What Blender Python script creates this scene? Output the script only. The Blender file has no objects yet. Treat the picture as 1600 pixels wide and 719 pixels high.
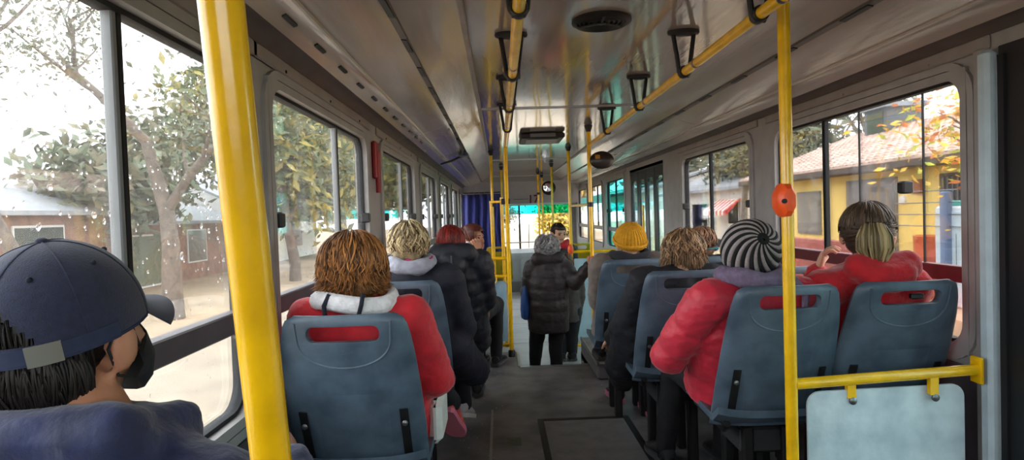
import bpy, math, random
import numpy as np
from mathutils import Vector, Matrix, noise, Quaternion

# ------------------------------------------------------------------ camera, sky, exposure
scene = bpy.context.scene
COL = scene.collection
cam_d = bpy.data.cameras.new('camera')
cam_d.sensor_width = 36.0
cam_d.lens = 950.0 / 1600.0 * 36.0
cam_d.clip_start = 0.02
cam_d.clip_end = 400
cam = bpy.data.objects.new('camera', cam_d)
COL.objects.link(cam)
cam.matrix_world = (Matrix.Translation((0, 0, 1.25)) @ Matrix.Rotation(math.radians(-1.16), 4, 'Z')
                    @ Matrix.Rotation(math.radians(90 - 1.52), 4, 'X') @ Matrix.Rotation(math.radians(-1.9), 4, 'Z'))
scene.camera = cam

world = bpy.data.worlds.new('overcast_sky')
scene.world = world
world.use_nodes = True
bg = world.node_tree.nodes['Background']
bg.inputs['Color'].default_value = (0.93, 0.97, 1.0, 1)
bg.inputs['Strength'].default_value = 2.3

vs = scene.view_settings
vs.view_transform = 'Standard'
vs.look = 'None'
vs.exposure = 1.42
vs.gamma = 1.0
vs.use_curve_mapping = False
try:
    scene.cycles.transparent_max_bounces = 24
    scene.cycles.max_bounces = 10
    scene.cycles.diffuse_bounces = 6
except Exception:
    pass

# ------------------------------------------------------------------ helpers
PI = math.pi
def V(*a): return Vector(a)
def lin(c):
    return tuple(((x / 255.0) / 12.92 if x / 255.0 <= 0.04045 else ((x / 255.0 + 0.055) / 1.055) ** 2.4) for x in c)

class MB:
    """collects shapes into one mesh"""
    def __init__(s):
        s.v = []; s.f = []; s.m = []; s.tone = None
    def add(s, vs_, fs, mi=0):
        o = len(s.v)
        s.v.extend([tuple(p) for p in vs_])
        s.f.extend([tuple(i + o for i in f) for f in fs])
        s.m.extend([mi] * len(fs))
        return s
    def box(s, a, b, mi=0, bev=0.0):
        x0, y0, z0 = a; x1, y1, z1 = b
        if bev <= 0:
            vs_ = [(x0, y0, z0), (x1, y0, z0), (x1, y1, z0), (x0, y1, z0), (x0, y0, z1), (x1, y0, z1), (x1, y1, z1), (x0, y1, z1)]
            fs = [(0, 3, 2, 1), (4, 5, 6, 7), (0, 1, 5, 4), (1, 2, 6, 5), (2, 3, 7, 6), (3, 0, 4, 7)]
            return s.add(vs_, fs, mi)
        c = bev
        vs_ = []
        for k, (z, i) in enumerate(((z0, c), (z0 + c, 0), (z1 - c, 0), (z1, c))):
            X0, X1, Y0, Y1 = x0 + i, x1 - i, y0 + i, y1 - i
            e = c if i == 0 else c * 0.6
            vs_ += [(X0 + e, Y0, z), (X1 - e, Y0, z), (X1, Y0 + e, z), (X1, Y1 - e, z), (X1 - e, Y1, z), (X0 + e, Y1, z), (X0, Y1 - e, z), (X0, Y0 + e, z)]
        fs = [tuple(range(7, -1, -1)), tuple(range(24, 32))]
        for r in range(3):
            for k in range(8):
                a_, b_ = r * 8 + k, r * 8 + (k + 1) % 8
                fs.append((a_, b_, b_ + 8, a_ + 8))
        return s.add(vs_, fs, mi)
    def tube(s, pts, rad, n=12, mi=0, flat=1.0, up=None, cap=True):
        pts = [Vector(p) for p in pts]
        m = len(pts)
        if not hasattr(rad, '__len__'): rad = [rad] * m
        t0 = (pts[1] - pts[0]).normalized()
        ref = Vector(up) if up is not None else (Vector((0, 0, 1)) if abs(t0.z) < 0.9 else Vector((1, 0, 0)))
        x = t0.cross(ref)
        if x.length < 1e-6: x = t0.cross(Vector((0.3, 1, 0.2)))
        x.normalize()
        vs_ = []
        for i in range(m):
            if i == 0: t = t0
            elif i == m - 1: t = (pts[i] - pts[i - 1]).normalized()
            else:
                t = (pts[i + 1] - pts[i]).normalized() + (pts[i] - pts[i - 1]).normalized()
                t = t.normalized() if t.length > 1e-6 else t0
            x = (x - t * x.dot(t))
            x = x.normalized() if x.length > 1e-6 else t.orthogonal().normalized()
            y = t.cross(x)
            for k in range(n):
                a = 2 * PI * k / n
                vs_.append(pts[i] + x * (math.cos(a) * rad[i]) + y * (math.sin(a) * rad[i] * flat))
        fs = []
        for i in range(m - 1):
            for k in range(n):
                a, b = i * n + k, i * n + (k + 1) % n
                fs.append((a, b, b + n, a + n))
        if cap:
            fs.append(tuple(range(n - 1, -1, -1)))
            fs.append(tuple(range((m - 1) * n, m * n)))
        return s.add(vs_, fs, mi)
    def capsule(s, a, b, ra, rb, n=14, mi=0, flat=1.0, up=None):
        a, b = Vector(a), Vector(b)
        d = (b - a)
        L = d.length
        d = d.normalized() if L > 1e-6 else Vector((0, 0, 1))
        pts, rr = [], []
        for k in range(5):
            t = k / 4 * PI / 2
            pts.append(a - d * (ra * math.cos(t))); rr.append(max(ra * math.sin(t), 0.0008))
        for k in range(1, 4):
            t = k / 4
            pts.append(a + d * (L * t)); rr.append(ra + (rb - ra) * t)
        for k in range(4, -1, -1):
            t = k / 4 * PI / 2
            pts.append(b + d * (rb * math.cos(t))); rr.append(max(rb * math.sin(t), 0.0008))
        return s.tube(pts, rr, n, mi, flat, up)
    def rings(s, rings, mi=0, cap=True):
        n = len(rings[0]); vs_ = [p for r in rings for p in r]; fs = []
        for i in range(len(rings) - 1):
            for k in range(n):
                a, b = i * n + k, i * n + (k + 1) % n
                fs.append((a, b, b + n, a + n))
        if cap:
            fs.append(tuple(range(n - 1, -1, -1)))
            fs.append(tuple(range((len(rings) - 1) * n, len(rings) * n)))
        return s.add(vs_, fs, mi)
    def ell(s, c, r, n=16, m=10, mi=0, fr=None):
        c = Vector(c); rings = []
        X, Y, Z = fr if fr else (Vector((1, 0, 0)), Vector((0, 1, 0)), Vector((0, 0, 1)))
        for i in range(m + 1):
            th = PI * i / m
            th = min(max(th, 0.02), PI - 0.02)
            rings.append([c + X * (r[0] * math.sin(th) * math.cos(2 * PI * k / n)) + Y * (r[1] * math.sin(th) * math.sin(2 * PI * k / n)) - Z * (r[2] * math.cos(th)) for k in range(n)])
        return s.rings(rings, mi)
    def lathe(s, prof, c, n=20, axis='Z', mi=0):
        rings = []
        for r, h in prof:
            ring = []
            for k in range(n):
                a = 2 * PI * k / n
                p = (r * math.cos(a), r * math.sin(a), h)
                if axis == 'Y': p = (p[0], p[2], -p[1])
                if axis == 'X': p = (p[2], p[0], p[1])
                ring.append((c[0] + p[0], c[1] + p[1], c[2] + p[2]))
            rings.append(ring)
        return s.rings(rings, mi)
    def prism(s, poly, a, b, axis='Y', mi=0):
        """poly: 2D points, extruded from a to b along axis"""
        def P(u, w, h):
            return {'X': (h, u, w), 'Y': (u, h, w), 'Z': (u, w, h)}[axis]
        return s.rings([[P(u, w, a) for u, w in poly], [P(u, w, b) for u, w in poly]], mi)
    def build(s, name, mats, parent=None, smooth=True, angle=40):
        me = bpy.data.meshes.new(name)
        me.from_pydata(s.v, [], s.f)
        return finish(name, me, mats, parent, smooth, angle, s.m, s.tone)

def finish(name, me, mats, parent=None, smooth=True, angle=40, mi=None, tone=None):
    if not isinstance(mats, (list, tuple)): mats = [mats]
    for m in mats: me.materials.append(m)
    if mi is not None and len(mats) > 1:
        me.polygons.foreach_set('material_index', mi)
    if tone is not None:
        at_ = me.attributes.new('tone', 'FLOAT', 'POINT')
        at_.data.foreach_set('value', tone)
    if smooth:
        me.polygons.foreach_set('use_smooth', [True] * len(me.polygons))
        if angle < 179:
            try: me.set_sharp_from_angle(angle=math.radians(angle))
            except Exception: pass
    me.update()
    o = bpy.data.objects.new(name, me)
    COL.objects.link(o)
    if parent is not None: o.parent = parent
    return o

def thing(name, label, cat, group=None, loc=(0, 0, 0)):
    o = bpy.data.objects.new(name, None)
    o.empty_display_size = 0.05
    COL.objects.link(o)
    o.location = loc
    tag(o, label, cat, group)
    return o
def tag(o, label, cat, group=None):
    o['label'] = label; o['category'] = cat
    if group: o['group'] = group
    return o
def struct(o, label, cat):
    o['kind'] = 'structure'; o['label'] = label; o['category'] = cat
    return o
def copy_tree(o, parent=None):
    c = o.copy(); COL.objects.link(c); c.parent = parent
    for ch in list(o.children):
        copy_tree(ch, c)
    return c

def evaluated(mb, mods, name='tmp'):
    """mesh data after modifiers -> (verts array, faces list)"""
    me = bpy.data.meshes.new(name)
    me.from_pydata(mb.v, [], mb.f)
    o = bpy.data.objects.new(name, me)
    COL.objects.link(o)
    mods(o)
    bpy.context.view_layer.update()
    dg = bpy.context.evaluated_depsgraph_get()
    r = bpy.data.meshes.new_from_object(o.evaluated_get(dg))
    bpy.data.objects.remove(o); bpy.data.meshes.remove(me)
    return r
def remeshed(mb, voxel, smooth=4, fac=0.5):
    def mods(o):
        m = o.modifiers.new('r', 'REMESH'); m.mode = 'VOXEL'; m.voxel_size = voxel
        if smooth:
            q = o.modifiers.new('s', 'SMOOTH'); q.iterations = smooth; q.factor = fac
    r = evaluated(mb, mods)
    n = len(r.vertices)
    co = np.empty(n * 3, np.float32); r.vertices.foreach_get('co', co)
    no = np.empty(n * 3, np.float32); r.vertices.foreach_get('normal', no)
    fs = [tuple(p.vertices) for p in r.polygons]
    bpy.data.meshes.remove(r)
    return co.reshape(-1, 3), no.reshape(-1, 3), fs

# ------------------------------------------------------------------ materials
MATS = {}
def mat(name, col, rough=0.6, metal=0.0, vary=0.0, vscale=8.0, bump=0.0, bscale=60.0, spec=0.5, coat=0.0, stretch=(1, 1, 1), col2=None, sheen=0.0, ramp=(0.35, 0.65), detail=4):
    if name in MATS: return MATS[name]
    m = bpy.data.materials.new(name); m.use_nodes = True
    nt = m.node_tree; b = nt.nodes['Principled BSDF']
    c = lin(col)
    b.inputs['Base Color'].default_value = (*c, 1)
    b.inputs['Roughness'].default_value = rough
    b.inputs['Metallic'].default_value = metal
    b.inputs['Specular IOR Level'].default_value = spec
    if coat: b.inputs['Coat Weight'].default_value = coat; b.inputs['Coat Roughness'].default_value = 0.08
    if sheen: b.inputs['Sheen Weight'].default_value = sheen
    if vary or col2 or bump:
        tc = nt.nodes.new('ShaderNodeTexCoord'); mp = nt.nodes.new('ShaderNodeMapping')
        mp.inputs['Scale'].default_value = stretch
        nt.links.new(tc.outputs['Object'], mp.inputs['Vector'])
    if vary or col2:
        n = nt.nodes.new('ShaderNodeTexNoise'); n.inputs['Scale'].default_value = vscale; n.inputs['Detail'].default_value = detail
        nt.links.new(mp.outputs[0], n.inputs['Vector'])
        r = nt.nodes.new('ShaderNodeValToRGB')
        r.color_ramp.elements[0].position = ramp[0]; r.color_ramp.elements[1].position = ramp[1]
        ca = tuple(max(x * (1 - vary), 0) for x in c); cb = lin(col2) if col2 else tuple(min(x * (1 + vary), 1) for x in c)
        r.color_ramp.elements[0].color = (*ca, 1); r.color_ramp.elements[1].color = (*cb, 1)
        nt.links.new(n.outputs[0], r.inputs[0]); nt.links.new(r.outputs[0], b.inputs['Base Color'])
    if bump:
        n2 = nt.nodes.new('ShaderNodeTexNoise'); n2.inputs['Scale'].default_value = bscale; n2.inputs['Detail'].default_value = 5
        nt.links.new(mp.outputs[0], n2.inputs['Vector'])
        bp = nt.nodes.new('ShaderNodeBump'); bp.inputs['Strength'].default_value = bump; bp.inputs['Distance'].default_value = 0.02
        nt.links.new(n2.outputs[0], bp.inputs['Height']); nt.links.new(bp.outputs[0], b.inputs['Normal'])
    MATS[name] = m
    return m
def hairmat(name, dark, light, rough=0.45):
    if name in MATS: return MATS[name]
    m = bpy.data.materials.new(name); m.use_nodes = True
    nt = m.node_tree; b = nt.nodes['Principled BSDF']
    a = nt.nodes.new('ShaderNodeAttribute'); a.attribute_name = 'tone'
    r = nt.nodes.new('ShaderNodeValToRGB')
    r.color_ramp.elements[0].position = 0.1; r.color_ramp.elements[1].position = 0.9
    r.color_ramp.elements[0].color = (*lin(dark), 1); r.color_ramp.elements[1].color = (*lin(light), 1)
    nt.links.new(a.outputs['Fac'], r.inputs[0]); nt.links.new(r.outputs[0], b.inputs['Base Color'])
    b.inputs['Roughness'].default_value = rough
    b.inputs['Specular IOR Level'].default_value = 0.35
    MATS[name] = m
    return m
def glassmat(name, tint=(1, 1, 1), refl=0.7, haze=0.0):
    if name in MATS: return MATS[name]
    m = bpy.data.materials.new(name); m.use_nodes = True
    nt = m.node_tree
    for n in list(nt.nodes): nt.nodes.remove(n)
    out = nt.nodes.new('ShaderNodeOutputMaterial')
    tr = nt.nodes.new('ShaderNodeBsdfTransparent'); tr.inputs[0].default_value = (*tint, 1)
    gl = nt.nodes.new('ShaderNodeBsdfGlossy'); gl.inputs['Roughness'].default_value = 0.03
    fr = nt.nodes.new('ShaderNodeFresnel'); fr.inputs[0].default_value = 1.45
    mu = nt.nodes.new('ShaderNodeMath'); mu.operation = 'MULTIPLY'; mu.inputs[1].default_value = refl
    mx = nt.nodes.new('ShaderNodeMixShader')
    nt.links.new(fr.outputs[0], mu.inputs[0]); nt.links.new(mu.outputs[0], mx.inputs[0])
    src = tr.outputs[0]
    if haze:
        df = nt.nodes.new('ShaderNodeBsdfTranslucent'); df.inputs[0].default_value = (0.8, 0.82, 0.84, 1)
        ns = nt.nodes.new('ShaderNodeTexNoise'); ns.inputs['Scale'].default_value = 6; ns.inputs['Detail'].default_value = 6
        tc = nt.nodes.new('ShaderNodeTexCoord'); mp = nt.nodes.new('ShaderNodeMapping'); mp.inputs['Scale'].default_value = (1, 1, 0.25)
        nt.links.new(tc.outputs['Object'], mp.inputs[0]); nt.links.new(mp.outputs[0], ns.inputs['Vector'])
        mh = nt.nodes.new('ShaderNodeMath'); mh.operation = 'MULTIPLY'; mh.inputs[1].default_value = haze * 2
        nt.links.new(ns.outputs[0], mh.inputs[0])
        m2 = nt.nodes.new('ShaderNodeMixShader')
        nt.links.new(mh.outputs[0], m2.inputs[0]); nt.links.new(tr.outputs[0], m2.inputs[1]); nt.links.new(df.outputs[0], m2.inputs[2])
        src = m2.outputs[0]
    nt.links.new(src, mx.inputs[1]); nt.links.new(gl.outputs[0], mx.inputs[2])
    nt.links.new(mx.outputs[0], out.inputs[0])
    MATS[name] = m
    return m

M_YEL = mat('yellow_paint', (246, 190, 10), 0.26, 0, 0.12, 14, 0.05, 30, coat=0.4)
M_SEAT = mat('seat_plastic', (72, 90, 106), 0.42, 0, 0.18, 9, 0.06, 160, col2=(92, 110, 126))
M_BLACK = mat('black_plastic', (20, 20, 22), 0.5)
M_RUB = mat('black_rubber', (16, 17, 22), 0.7)
M_WALL = mat('grey_laminate', (150, 141, 137), 0.45, 0, 0.1, 7, 0.04, 220)
M_PILLAR = mat('pillar_grey', (158, 154, 152), 0.5, 0, 0.08, 9, 0.05, 200)
M_COVE = mat('cove_laminate', (170, 156, 148), 0.22, 0, 0.12, 3, 0.35, 5, spec=0.7, coat=0.5, stretch=(2.5, 0.35, 2.5))
M_CEIL = mat('glossy_ceiling_laminate', (160, 147, 138), 0.1, 0, 0.12, 2.5, 0.3, 4, spec=0.8, coat=0.8, stretch=(3.0, 0.35, 1))
M_TRIM = mat('aluminium_trim', (170, 168, 166), 0.3, 0.8, 0.1, 20)
M_FLOOR = mat('dark_vinyl_floor', (98, 96, 98), 0.45, 0, 0.2, 5, 0.1, 300, col2=(124, 121, 120))
M_FLOOR2 = mat('light_vinyl_floor', (150, 150, 150), 0.45, 0, 0.15, 4, 0.05, 200)
M_ALU = mat('brushed_aluminium', (165, 165, 165), 0.35, 0.9, 0.1, 30)
M_PANEL = mat('pale_blue_panel', (190, 208, 218), 0.5, 0, 0.1, 10, 0.1, 40, col2=(212, 226, 233))
M_BAND = mat('transom_grey', (82, 74, 78), 0.5, 0, 0.1, 12)
M_BANDR = mat('transom_maroon', (112, 26, 40), 0.4, 0, 0.1, 12)
M_ORANGE = mat('orange_plastic', (245, 88, 28), 0.35)
M_GLASS = glassmat('window_glass')
M_GLASSW = glassmat('wet_window_glass', (0.97, 0.98, 0.98), 0.4, 0.02)
M_TEALG = glassmat('teal_tinted_glass', (0.32, 0.86, 0.84), 0.6)
M_TEALB = glassmat('teal_sun_band', (0.05, 0.62, 0.62), 0.6)
M_PANEG = glassmat('door_glass', (0.72, 0.9, 0.9), 0.6)
M_DOOR = mat('dark_door_paint', (26, 34, 38), 0.4, 0, 0.15, 10)
M_JAMB = mat('pale_blue_jamb', (186, 204, 212), 0.45, 0, 0.06, 14)
M_DARK = mat('rear_door_black', (18, 18, 22), 0.5)
M_BOLT = mat('steel_bolt', (120, 122, 125), 0.35, 0.9)
M_RED = mat('red_paint', (150, 22, 28), 0.45)
# ------------------------------------------------------------------ bus shell
XL, XR, YB, YF = -0.73, 1.67, -1.0, 13.2
ZT, ZB = 1.716, 0.69           # window top and bottom
WT = 0.06                      # wall thickness
LW = [(0.16, 1.78), (1.95, 3.40), (3.80, 5.28), (5.68, 7.16), (7.56, 9.04), (9.44, 10.92), (11.3, 12.7)]
RW = [(2.12, 3.64), (3.96, 5.48), (8.0, 9.4), (9.75, 11.1), (11.4, 12.8)]

# floors
mb = MB()
mb.box((XL, YB, -0.06), (XR, 4.93, 0.0))
mb.box((XL, 4.93, -0.06), (0.13, 5.48, 0.0))
mb.box((0.69, 4.93, -0.06), (XR, 5.40, 0.0))
fl = mb.build('floor', M_FLOOR, smooth=False)
struct(fl, 'dark grey speckled vinyl floor of the raised rear section', 'floor')
MB().box((0.13, 4.90, -0.38), (0.69, 4.93, -0.001)).build('step_riser', M_FLOOR2, fl, False)
MB().box((0.10, 4.93, -0.38), (0.13, 5.48, -0.001)).build('step_riser', M_FLOOR2, fl, False)
MB().box((XL, 5.45, -0.38), (0.10, 5.48, -0.06)).build('step_riser', M_FLOOR2, fl, False)
MB().box((0.69, 4.93, -0.38), (0.72, 5.40, -0.001)).build('step_riser', M_FLOOR2, fl, False)
MB().box((0.13, 4.885, -0.002), (0.69, 4.935, 0.006)).build('step_nosing', M_ALU, fl, False)
MB().box((0.115, 4.93, -0.002), (0.14, 5.48, 0.006)).build('step_nosing', M_ALU, fl, False)
MB().box((-0.092, 1.2, 0.0), (-0.078, 3.85, 0.005)).build('floor_strip', M_ALU, fl, False)
random.seed(4)
spk = MB()
for k in range(150):
    x, y = random.uniform(-0.35, 0.75), random.uniform(2.0, 4.8)
    if random.random() < 0.6: x = random.uniform(-0.3, -0.05)
    r = random.uniform(0.002, 0.005)
    spk.lathe([(r, 0.0002), (r * 0.8, 0.0012)], (x, y, 0), 5)
sp = spk.build('paper_specks', mat('paper_speck', (190, 190, 186), 0.8), fl, False); sp['kind'] = 'stuff'
MB().box((0.0, 3.25, 0.0), (0.08, 3.36, 0.0025)).build('floor_patch', mat('floor_patch', (96, 97, 86), 0.6, 0, 0.2, 30), fl, False)
# hatch in the floor
ht = MB()
for (a, b) in (((0.19, 2.2, 0.0), (0.225, 3.64, 0.006)), ((0.705, 2.2, 0.0), (0.74, 3.64, 0.006)), ((0.225, 3.605, 0.0), (0.705, 3.64, 0.006)), ((0.225, 2.2, 0), (0.705, 2.235, 0.006))):
    ht.box(a, b)
ht.build('hatch_frame', mat('hatch_black', (22, 22, 24), 0.5), fl, False)
MB().box((0.226, 2.236, 0.0), (0.704, 3.604, 0.004)).build('hatch_cover', mat('hatch_vinyl', (116, 114, 114), 0.45, 0, 0.15, 12, 0.1, 300), fl, False)

lo = MB().box((XL, 4.9, -0.44), (XR, YF, -0.38)).build('floor_front', M_FLOOR2, None, False)
struct(lo, 'light grey worn vinyl floor of the low front section', 'floor')
for k in range(1, 6):
    MB().box((XL, 4.9 + k * 1.35, -0.381), (XR, 4.91 + k * 1.35, -0.3785)).build('floor_seam', M_FLOOR, lo, False)

# plinth on the right that carries the feet of the third row
pl = MB().box((0.69, 4.45, 0.0), (XR - 0.01, 5.38, 0.13), 0, 0.012).build('wheel_arch_plinth', M_FLOOR, None, False)
struct(pl, 'low dark vinyl plinth beside the step on the right', 'plinth')
MB().box((0.685, 4.445, 0.105), (0.70, 5.385, 0.135)).build('edge_strip', M_ALU, pl, False)

def wall(name, X, out, wins, y0, y1, zlow, label):
    """X inner face, out = -1 left / +1 right"""
    a, b = (X - WT, X) if out < 0 else (X, X + WT)
    m = MB()
    m.box((a, y0, zlow), (b, y1, ZB)); m.box((a, y0, ZT), (b, y1, 2.05))
    ys = [y0]
    for w in wins: ys += [w[0], w[1]]
    ys.append(y1)
    for k in range(0, len(ys), 2):
        if ys[k + 1] - ys[k] > 1e-3:
            m.box((a, ys[k], ZB), (b, ys[k + 1], ZT))
    o = m.build(name, M_PILLAR, None, False)
    return struct(o, label, 'wall')
wl = wall('wall_left', XL, -1, LW, YB, YF, -0.4, 'grey left side wall of the bus with a row of windows')
# right wall: door openings act as extra windows that reach lower
m = MB()
a, b = XR, XR + WT
segs = [(YB, 0.75), (1.99, 6.12), (7.68, YF)]
for y0, y1 in segs: m.box((a, y0, -0.4), (b, y1, ZB))
m.box((a, YB, ZT), (b, YF, 2.05))
for y0, y1 in [(YB, 0.75), (1.99, 2.12), (3.64, 3.96), (5.48, 6.12), (7.68, 8.0), (9.4, 9.75), (11.1, 11.4), (12.8, YF)]:
    m.box((a, y0, ZB), (b, y1, ZT))
wr = struct(m.build('wall_right', M_PILLAR, None, False), 'grey right side wall of the bus with windows and two doors', 'wall')
rbm = MB()
rbm.box((XL - WT, YB - 0.06, -0.44), (XR + WT, YB, 0.98)); rbm.box((XL - WT, YB - 0.06, 1.74), (XR + WT, YB, 2.1))
rbm.box((XL - WT, YB - 0.06, 0.98), (-0.45, YB, 1.74)); rbm.box((1.39, YB - 0.06, 0.98), (XR + WT, YB, 1.74))
rb = rbm.build('wall_rear', M_WALL, None, False)
rwn = thing('window_14', 'wide rear window behind the last seats', 'window'); rwn['kind'] = 'structure'
MB().box((-0.45, YB - 0.035, 0.98), (1.39, YB - 0.029, 1.74)).build('pane', M_GLASS, rwn, False)
for (a_, b_) in (((-0.45, YB - 0.05, 0.98), (1.39, YB - 0.005, 1.01)), ((-0.45, YB - 0.05, 1.71), (1.39, YB - 0.005, 1.74)), ((-0.45, YB - 0.05, 1.01), (-0.42, YB - 0.005, 1.71)), ((1.36, YB - 0.05, 1.01), (1.39, YB - 0.005, 1.71))):
    MB().box(a_, b_).build('gasket', M_RUB, rwn, False)
struct(rb, 'grey rear wall of the bus around the rear window', 'wall')
# ribs, side panels and screws on the walls
for (w, X, s, wins) in ((wl, XL, 1, LW), (wr, XR, -1, RW)):
    # header panels over each window
    for k, (y0, y1) in enumerate(wins):
        if y0 < 9:
            x0, x1 = sorted((X, X + s * 0.012))
            MB().box((x0, y0 - 0.10, ZT + 0.035), (x1, y1 + 0.10, 1.80), 0, 0.005).build('header_panel', M_WALL, w, True)
            for q in range(3):
                yy = y0 + (y1 - y0) * (0.12 + 0.38 * q)
                MB().lathe([(0.006, 0), (0.006, 0.003), (0.002, 0.005)], (X + s * 0.012, yy, 1.765), 8, 'X').build('screw', M_BLACK, w)
        xs = sorted((X, X + s * 0.010))
        if y0 < 9: MB().box((xs[0], y0 - 0.08, 0.12), (xs[1], y1 + 0.08, ZB - 0.04), 0, 0.004).build('side_panel', M_BAND, w, True)

# ---- windows
def rrect(y0, y1, z0, z1, r, n=6):
    pts = []
    for cy, cz, a0 in ((y1 - r, z1 - r, 0), (y0 + r, z1 - r, 90), (y0 + r, z0 + r, 180), (y1 - r, z0 + r, 270)):
        for k in range(n + 1):
            a = math.radians(a0 + 90 * k / n)
            pts.append((cy + r * math.cos(a), cz + r * math.sin(a)))
    return pts
def ring(mb, inn, out, xa, xb, mi=0):
    n = len(inn); vs_ = []
    for (P, x) in ((out, xa), (inn, xa), (inn, xb), (out, xb)):
        vs_ += [(x, p[0], p[1]) for p in P]
    fs = []
    for r in range(4):
        for k in range(n):
            a, b = r * n + k, r * n + (k + 1) % n
            c, d = ((r + 1) % 4) * n + (k + 1) % n, ((r + 1) % 4) * n + k
            fs.append((a, b, c, d))
    mb.add(vs_, fs, mi)
WN = [0]
def window(X, s, y0, y1, label, mull, latches, wet=False, detail=True, band=M_BAND, panes=None, glass=None, zb=ZB):
    """s: +1 interior lies towards +X"""
    WN[0] += 1
    m = MB()
    rr = 0.085
    fw = 0.028
    ring(m, rrect(y0 + fw, y1 - fw, zb + fw, ZT - fw, rr), rrect(y0, y1, zb, ZT, 0.004), X + s * 0.014, X - s * 0.05)
    w = m.build('window_%d' % WN[0], M_PILLAR, None, True, 35)
    struct(w, label, 'window')
    # raised outer lip and rubber gasket
    m = MB(); ring(m, rrect(y0 - 0.004, y1 + 0.004, zb - 0.004, ZT + 0.004, rr + 0.02), rrect(y0 - 0.032, y1 + 0.032, zb - 0.032, ZT + 0.032, rr + 0.045), X + s * 0.013, X - s * 0.002)
    m.build('frame_lip', M_PILLAR, w, True, 35)
    m = MB(); ring(m, rrect(y0 + fw + 0.012, y1 - fw - 0.012, zb + fw + 0.012, ZT - fw - 0.012, rr - 0.01), rrect(y0 + fw - 0.001, y1 - fw + 0.001, zb + fw, ZT - fw, rr), X - s * 0.012, X - s * 0.045)
    m.build('gasket', M_RUB, w, True, 35)
    g = glass or (M_GLASSW if wet else M_GLASS)
    xs = sorted((X - s * 0.028, X - s * 0.034))
    ya, yb = y0 + fw + 0.008, y1 - fw - 0.008
    ys = [ya] + [q for q in mull] + [yb]
    for k in range(len(ys) - 1):
        dx = 0.0 if k % 2 == 0 else s * 0.008
        MB().prism([(p[0], p[1]) for p in (rrect(ys[k], ys[k + 1], 1.0, ZT - fw - 0.006, 0.05) if len(ys) == 2 else [(ys[k], 1.0), (ys[k + 1], 1.0), (ys[k + 1], ZT - fw - 0.008), (ys[k], ZT - fw - 0.008)])], xs[0] + dx, xs[1] + dx, 'X').build('sliding_pane', g, w, False)
    MB().prism(rrect(ya, yb, zb + fw + 0.008, 0.945, 0.05), xs[0], xs[1], 'X').build('lower_pane', g, w, False)
    xb = sorted((X - s * 0.008, X - s * 0.05))
    MB().box((xb[0], ya - 0.004, 0.942), (xb[1], yb + 0.004, 1.002), 0, 0.004).build('transom', band, w, True)
    for k, q in enumerate(mull):
        wd = 0.015 if s > 0 else 0.011
        xm = sorted((X - s * 0.018, X - s * 0.042))
        MB().box((xm[0], q - wd, 0.998), (xm[1], q + wd * 0.1, ZT - fw - 0.002), 0, 0.003).build('mullion', mat('mullion_grey', (128, 130, 132), 0.45) if s > 0 else M_RUB, w, True)
        MB().box((xm[0] - 0.001, q + wd * 0.1, 0.998), (xm[1] + 0.001, q + wd, ZT - fw - 0.002)).build('mullion_seal', M_RUB, w, False)
    for (y, z) in latches:
        xl = sorted((X + s * 0.020, X - s * 0.026))
        MB().box((xl[0], y - 0.022, z - 0.026), (xl[1], y + 0.022, z + 0.026), 0, 0.006).build('latch', M_BLACK, w, True)
    if panes:
        for q in panes:
            MB().box((xs[0] - 0.001, q - 0.002, 1.0), (xs[1] + 0.001, q + 0.002, ZT - fw - 0.004)).build('pane_edge', M_RUB, w, False)
    return w
lab = ['near left window speckled with raindrops beside the man in the cap', 'rain streaked left window beside the woman in the red jacket',
       'third window along the left wall beside the blonde woman', 'fourth window along the left wall before the blue curtain',
       'fifth window along the left wall before the blue curtain', 'sixth window along the left wall, nearly at the curtain', 'driver side window behind the blue curtain']
mulL = [[1.235], [2.87], [4.75], [6.6], [8.45], [10.35], []]
latL = [[], [(2.02, 1.255), (3.36, 1.255)], [(3.93, 1.255), (5.22, 1.255)], [(5.78, 1.25), (7.1, 1.25)], [(7.7, 1.25), (8.95, 1.25)], [(9.6, 1.25)], []]
WINL = [window(XL, 1, y0, y1, lab[k], mulL[k], latL[k], wet=(k < 2)) for k, (y0, y1) in enumerate(LW)]
labR = ['large right window with sliding panes looking at the yellow house', 'right window between the yellow house window and the folding door',
        'teal tinted right window just past the folding door', 'small right window second past the folding door', 'right window nearest the windshield']
mulR = [[3.12], [4.82], [8.75], [10.4], []]
WINR = [window(XR, -1, y0, y1, labR[k], mulR[k], [[(3.58, 1.30), (2.47, 1.305)], [(5.42, 1.265), (4.02, 1.265)], [(8.1, 1.25), (9.3, 1.25)], [], []][k], band=(M_BANDR if k == 0 else M_BAND),
               panes=([2.83, 2.40] if k == 0 else None), glass=(M_TEALG if k == 2 else None)) for k, (y0, y1) in enumerate(RW)]
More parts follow.
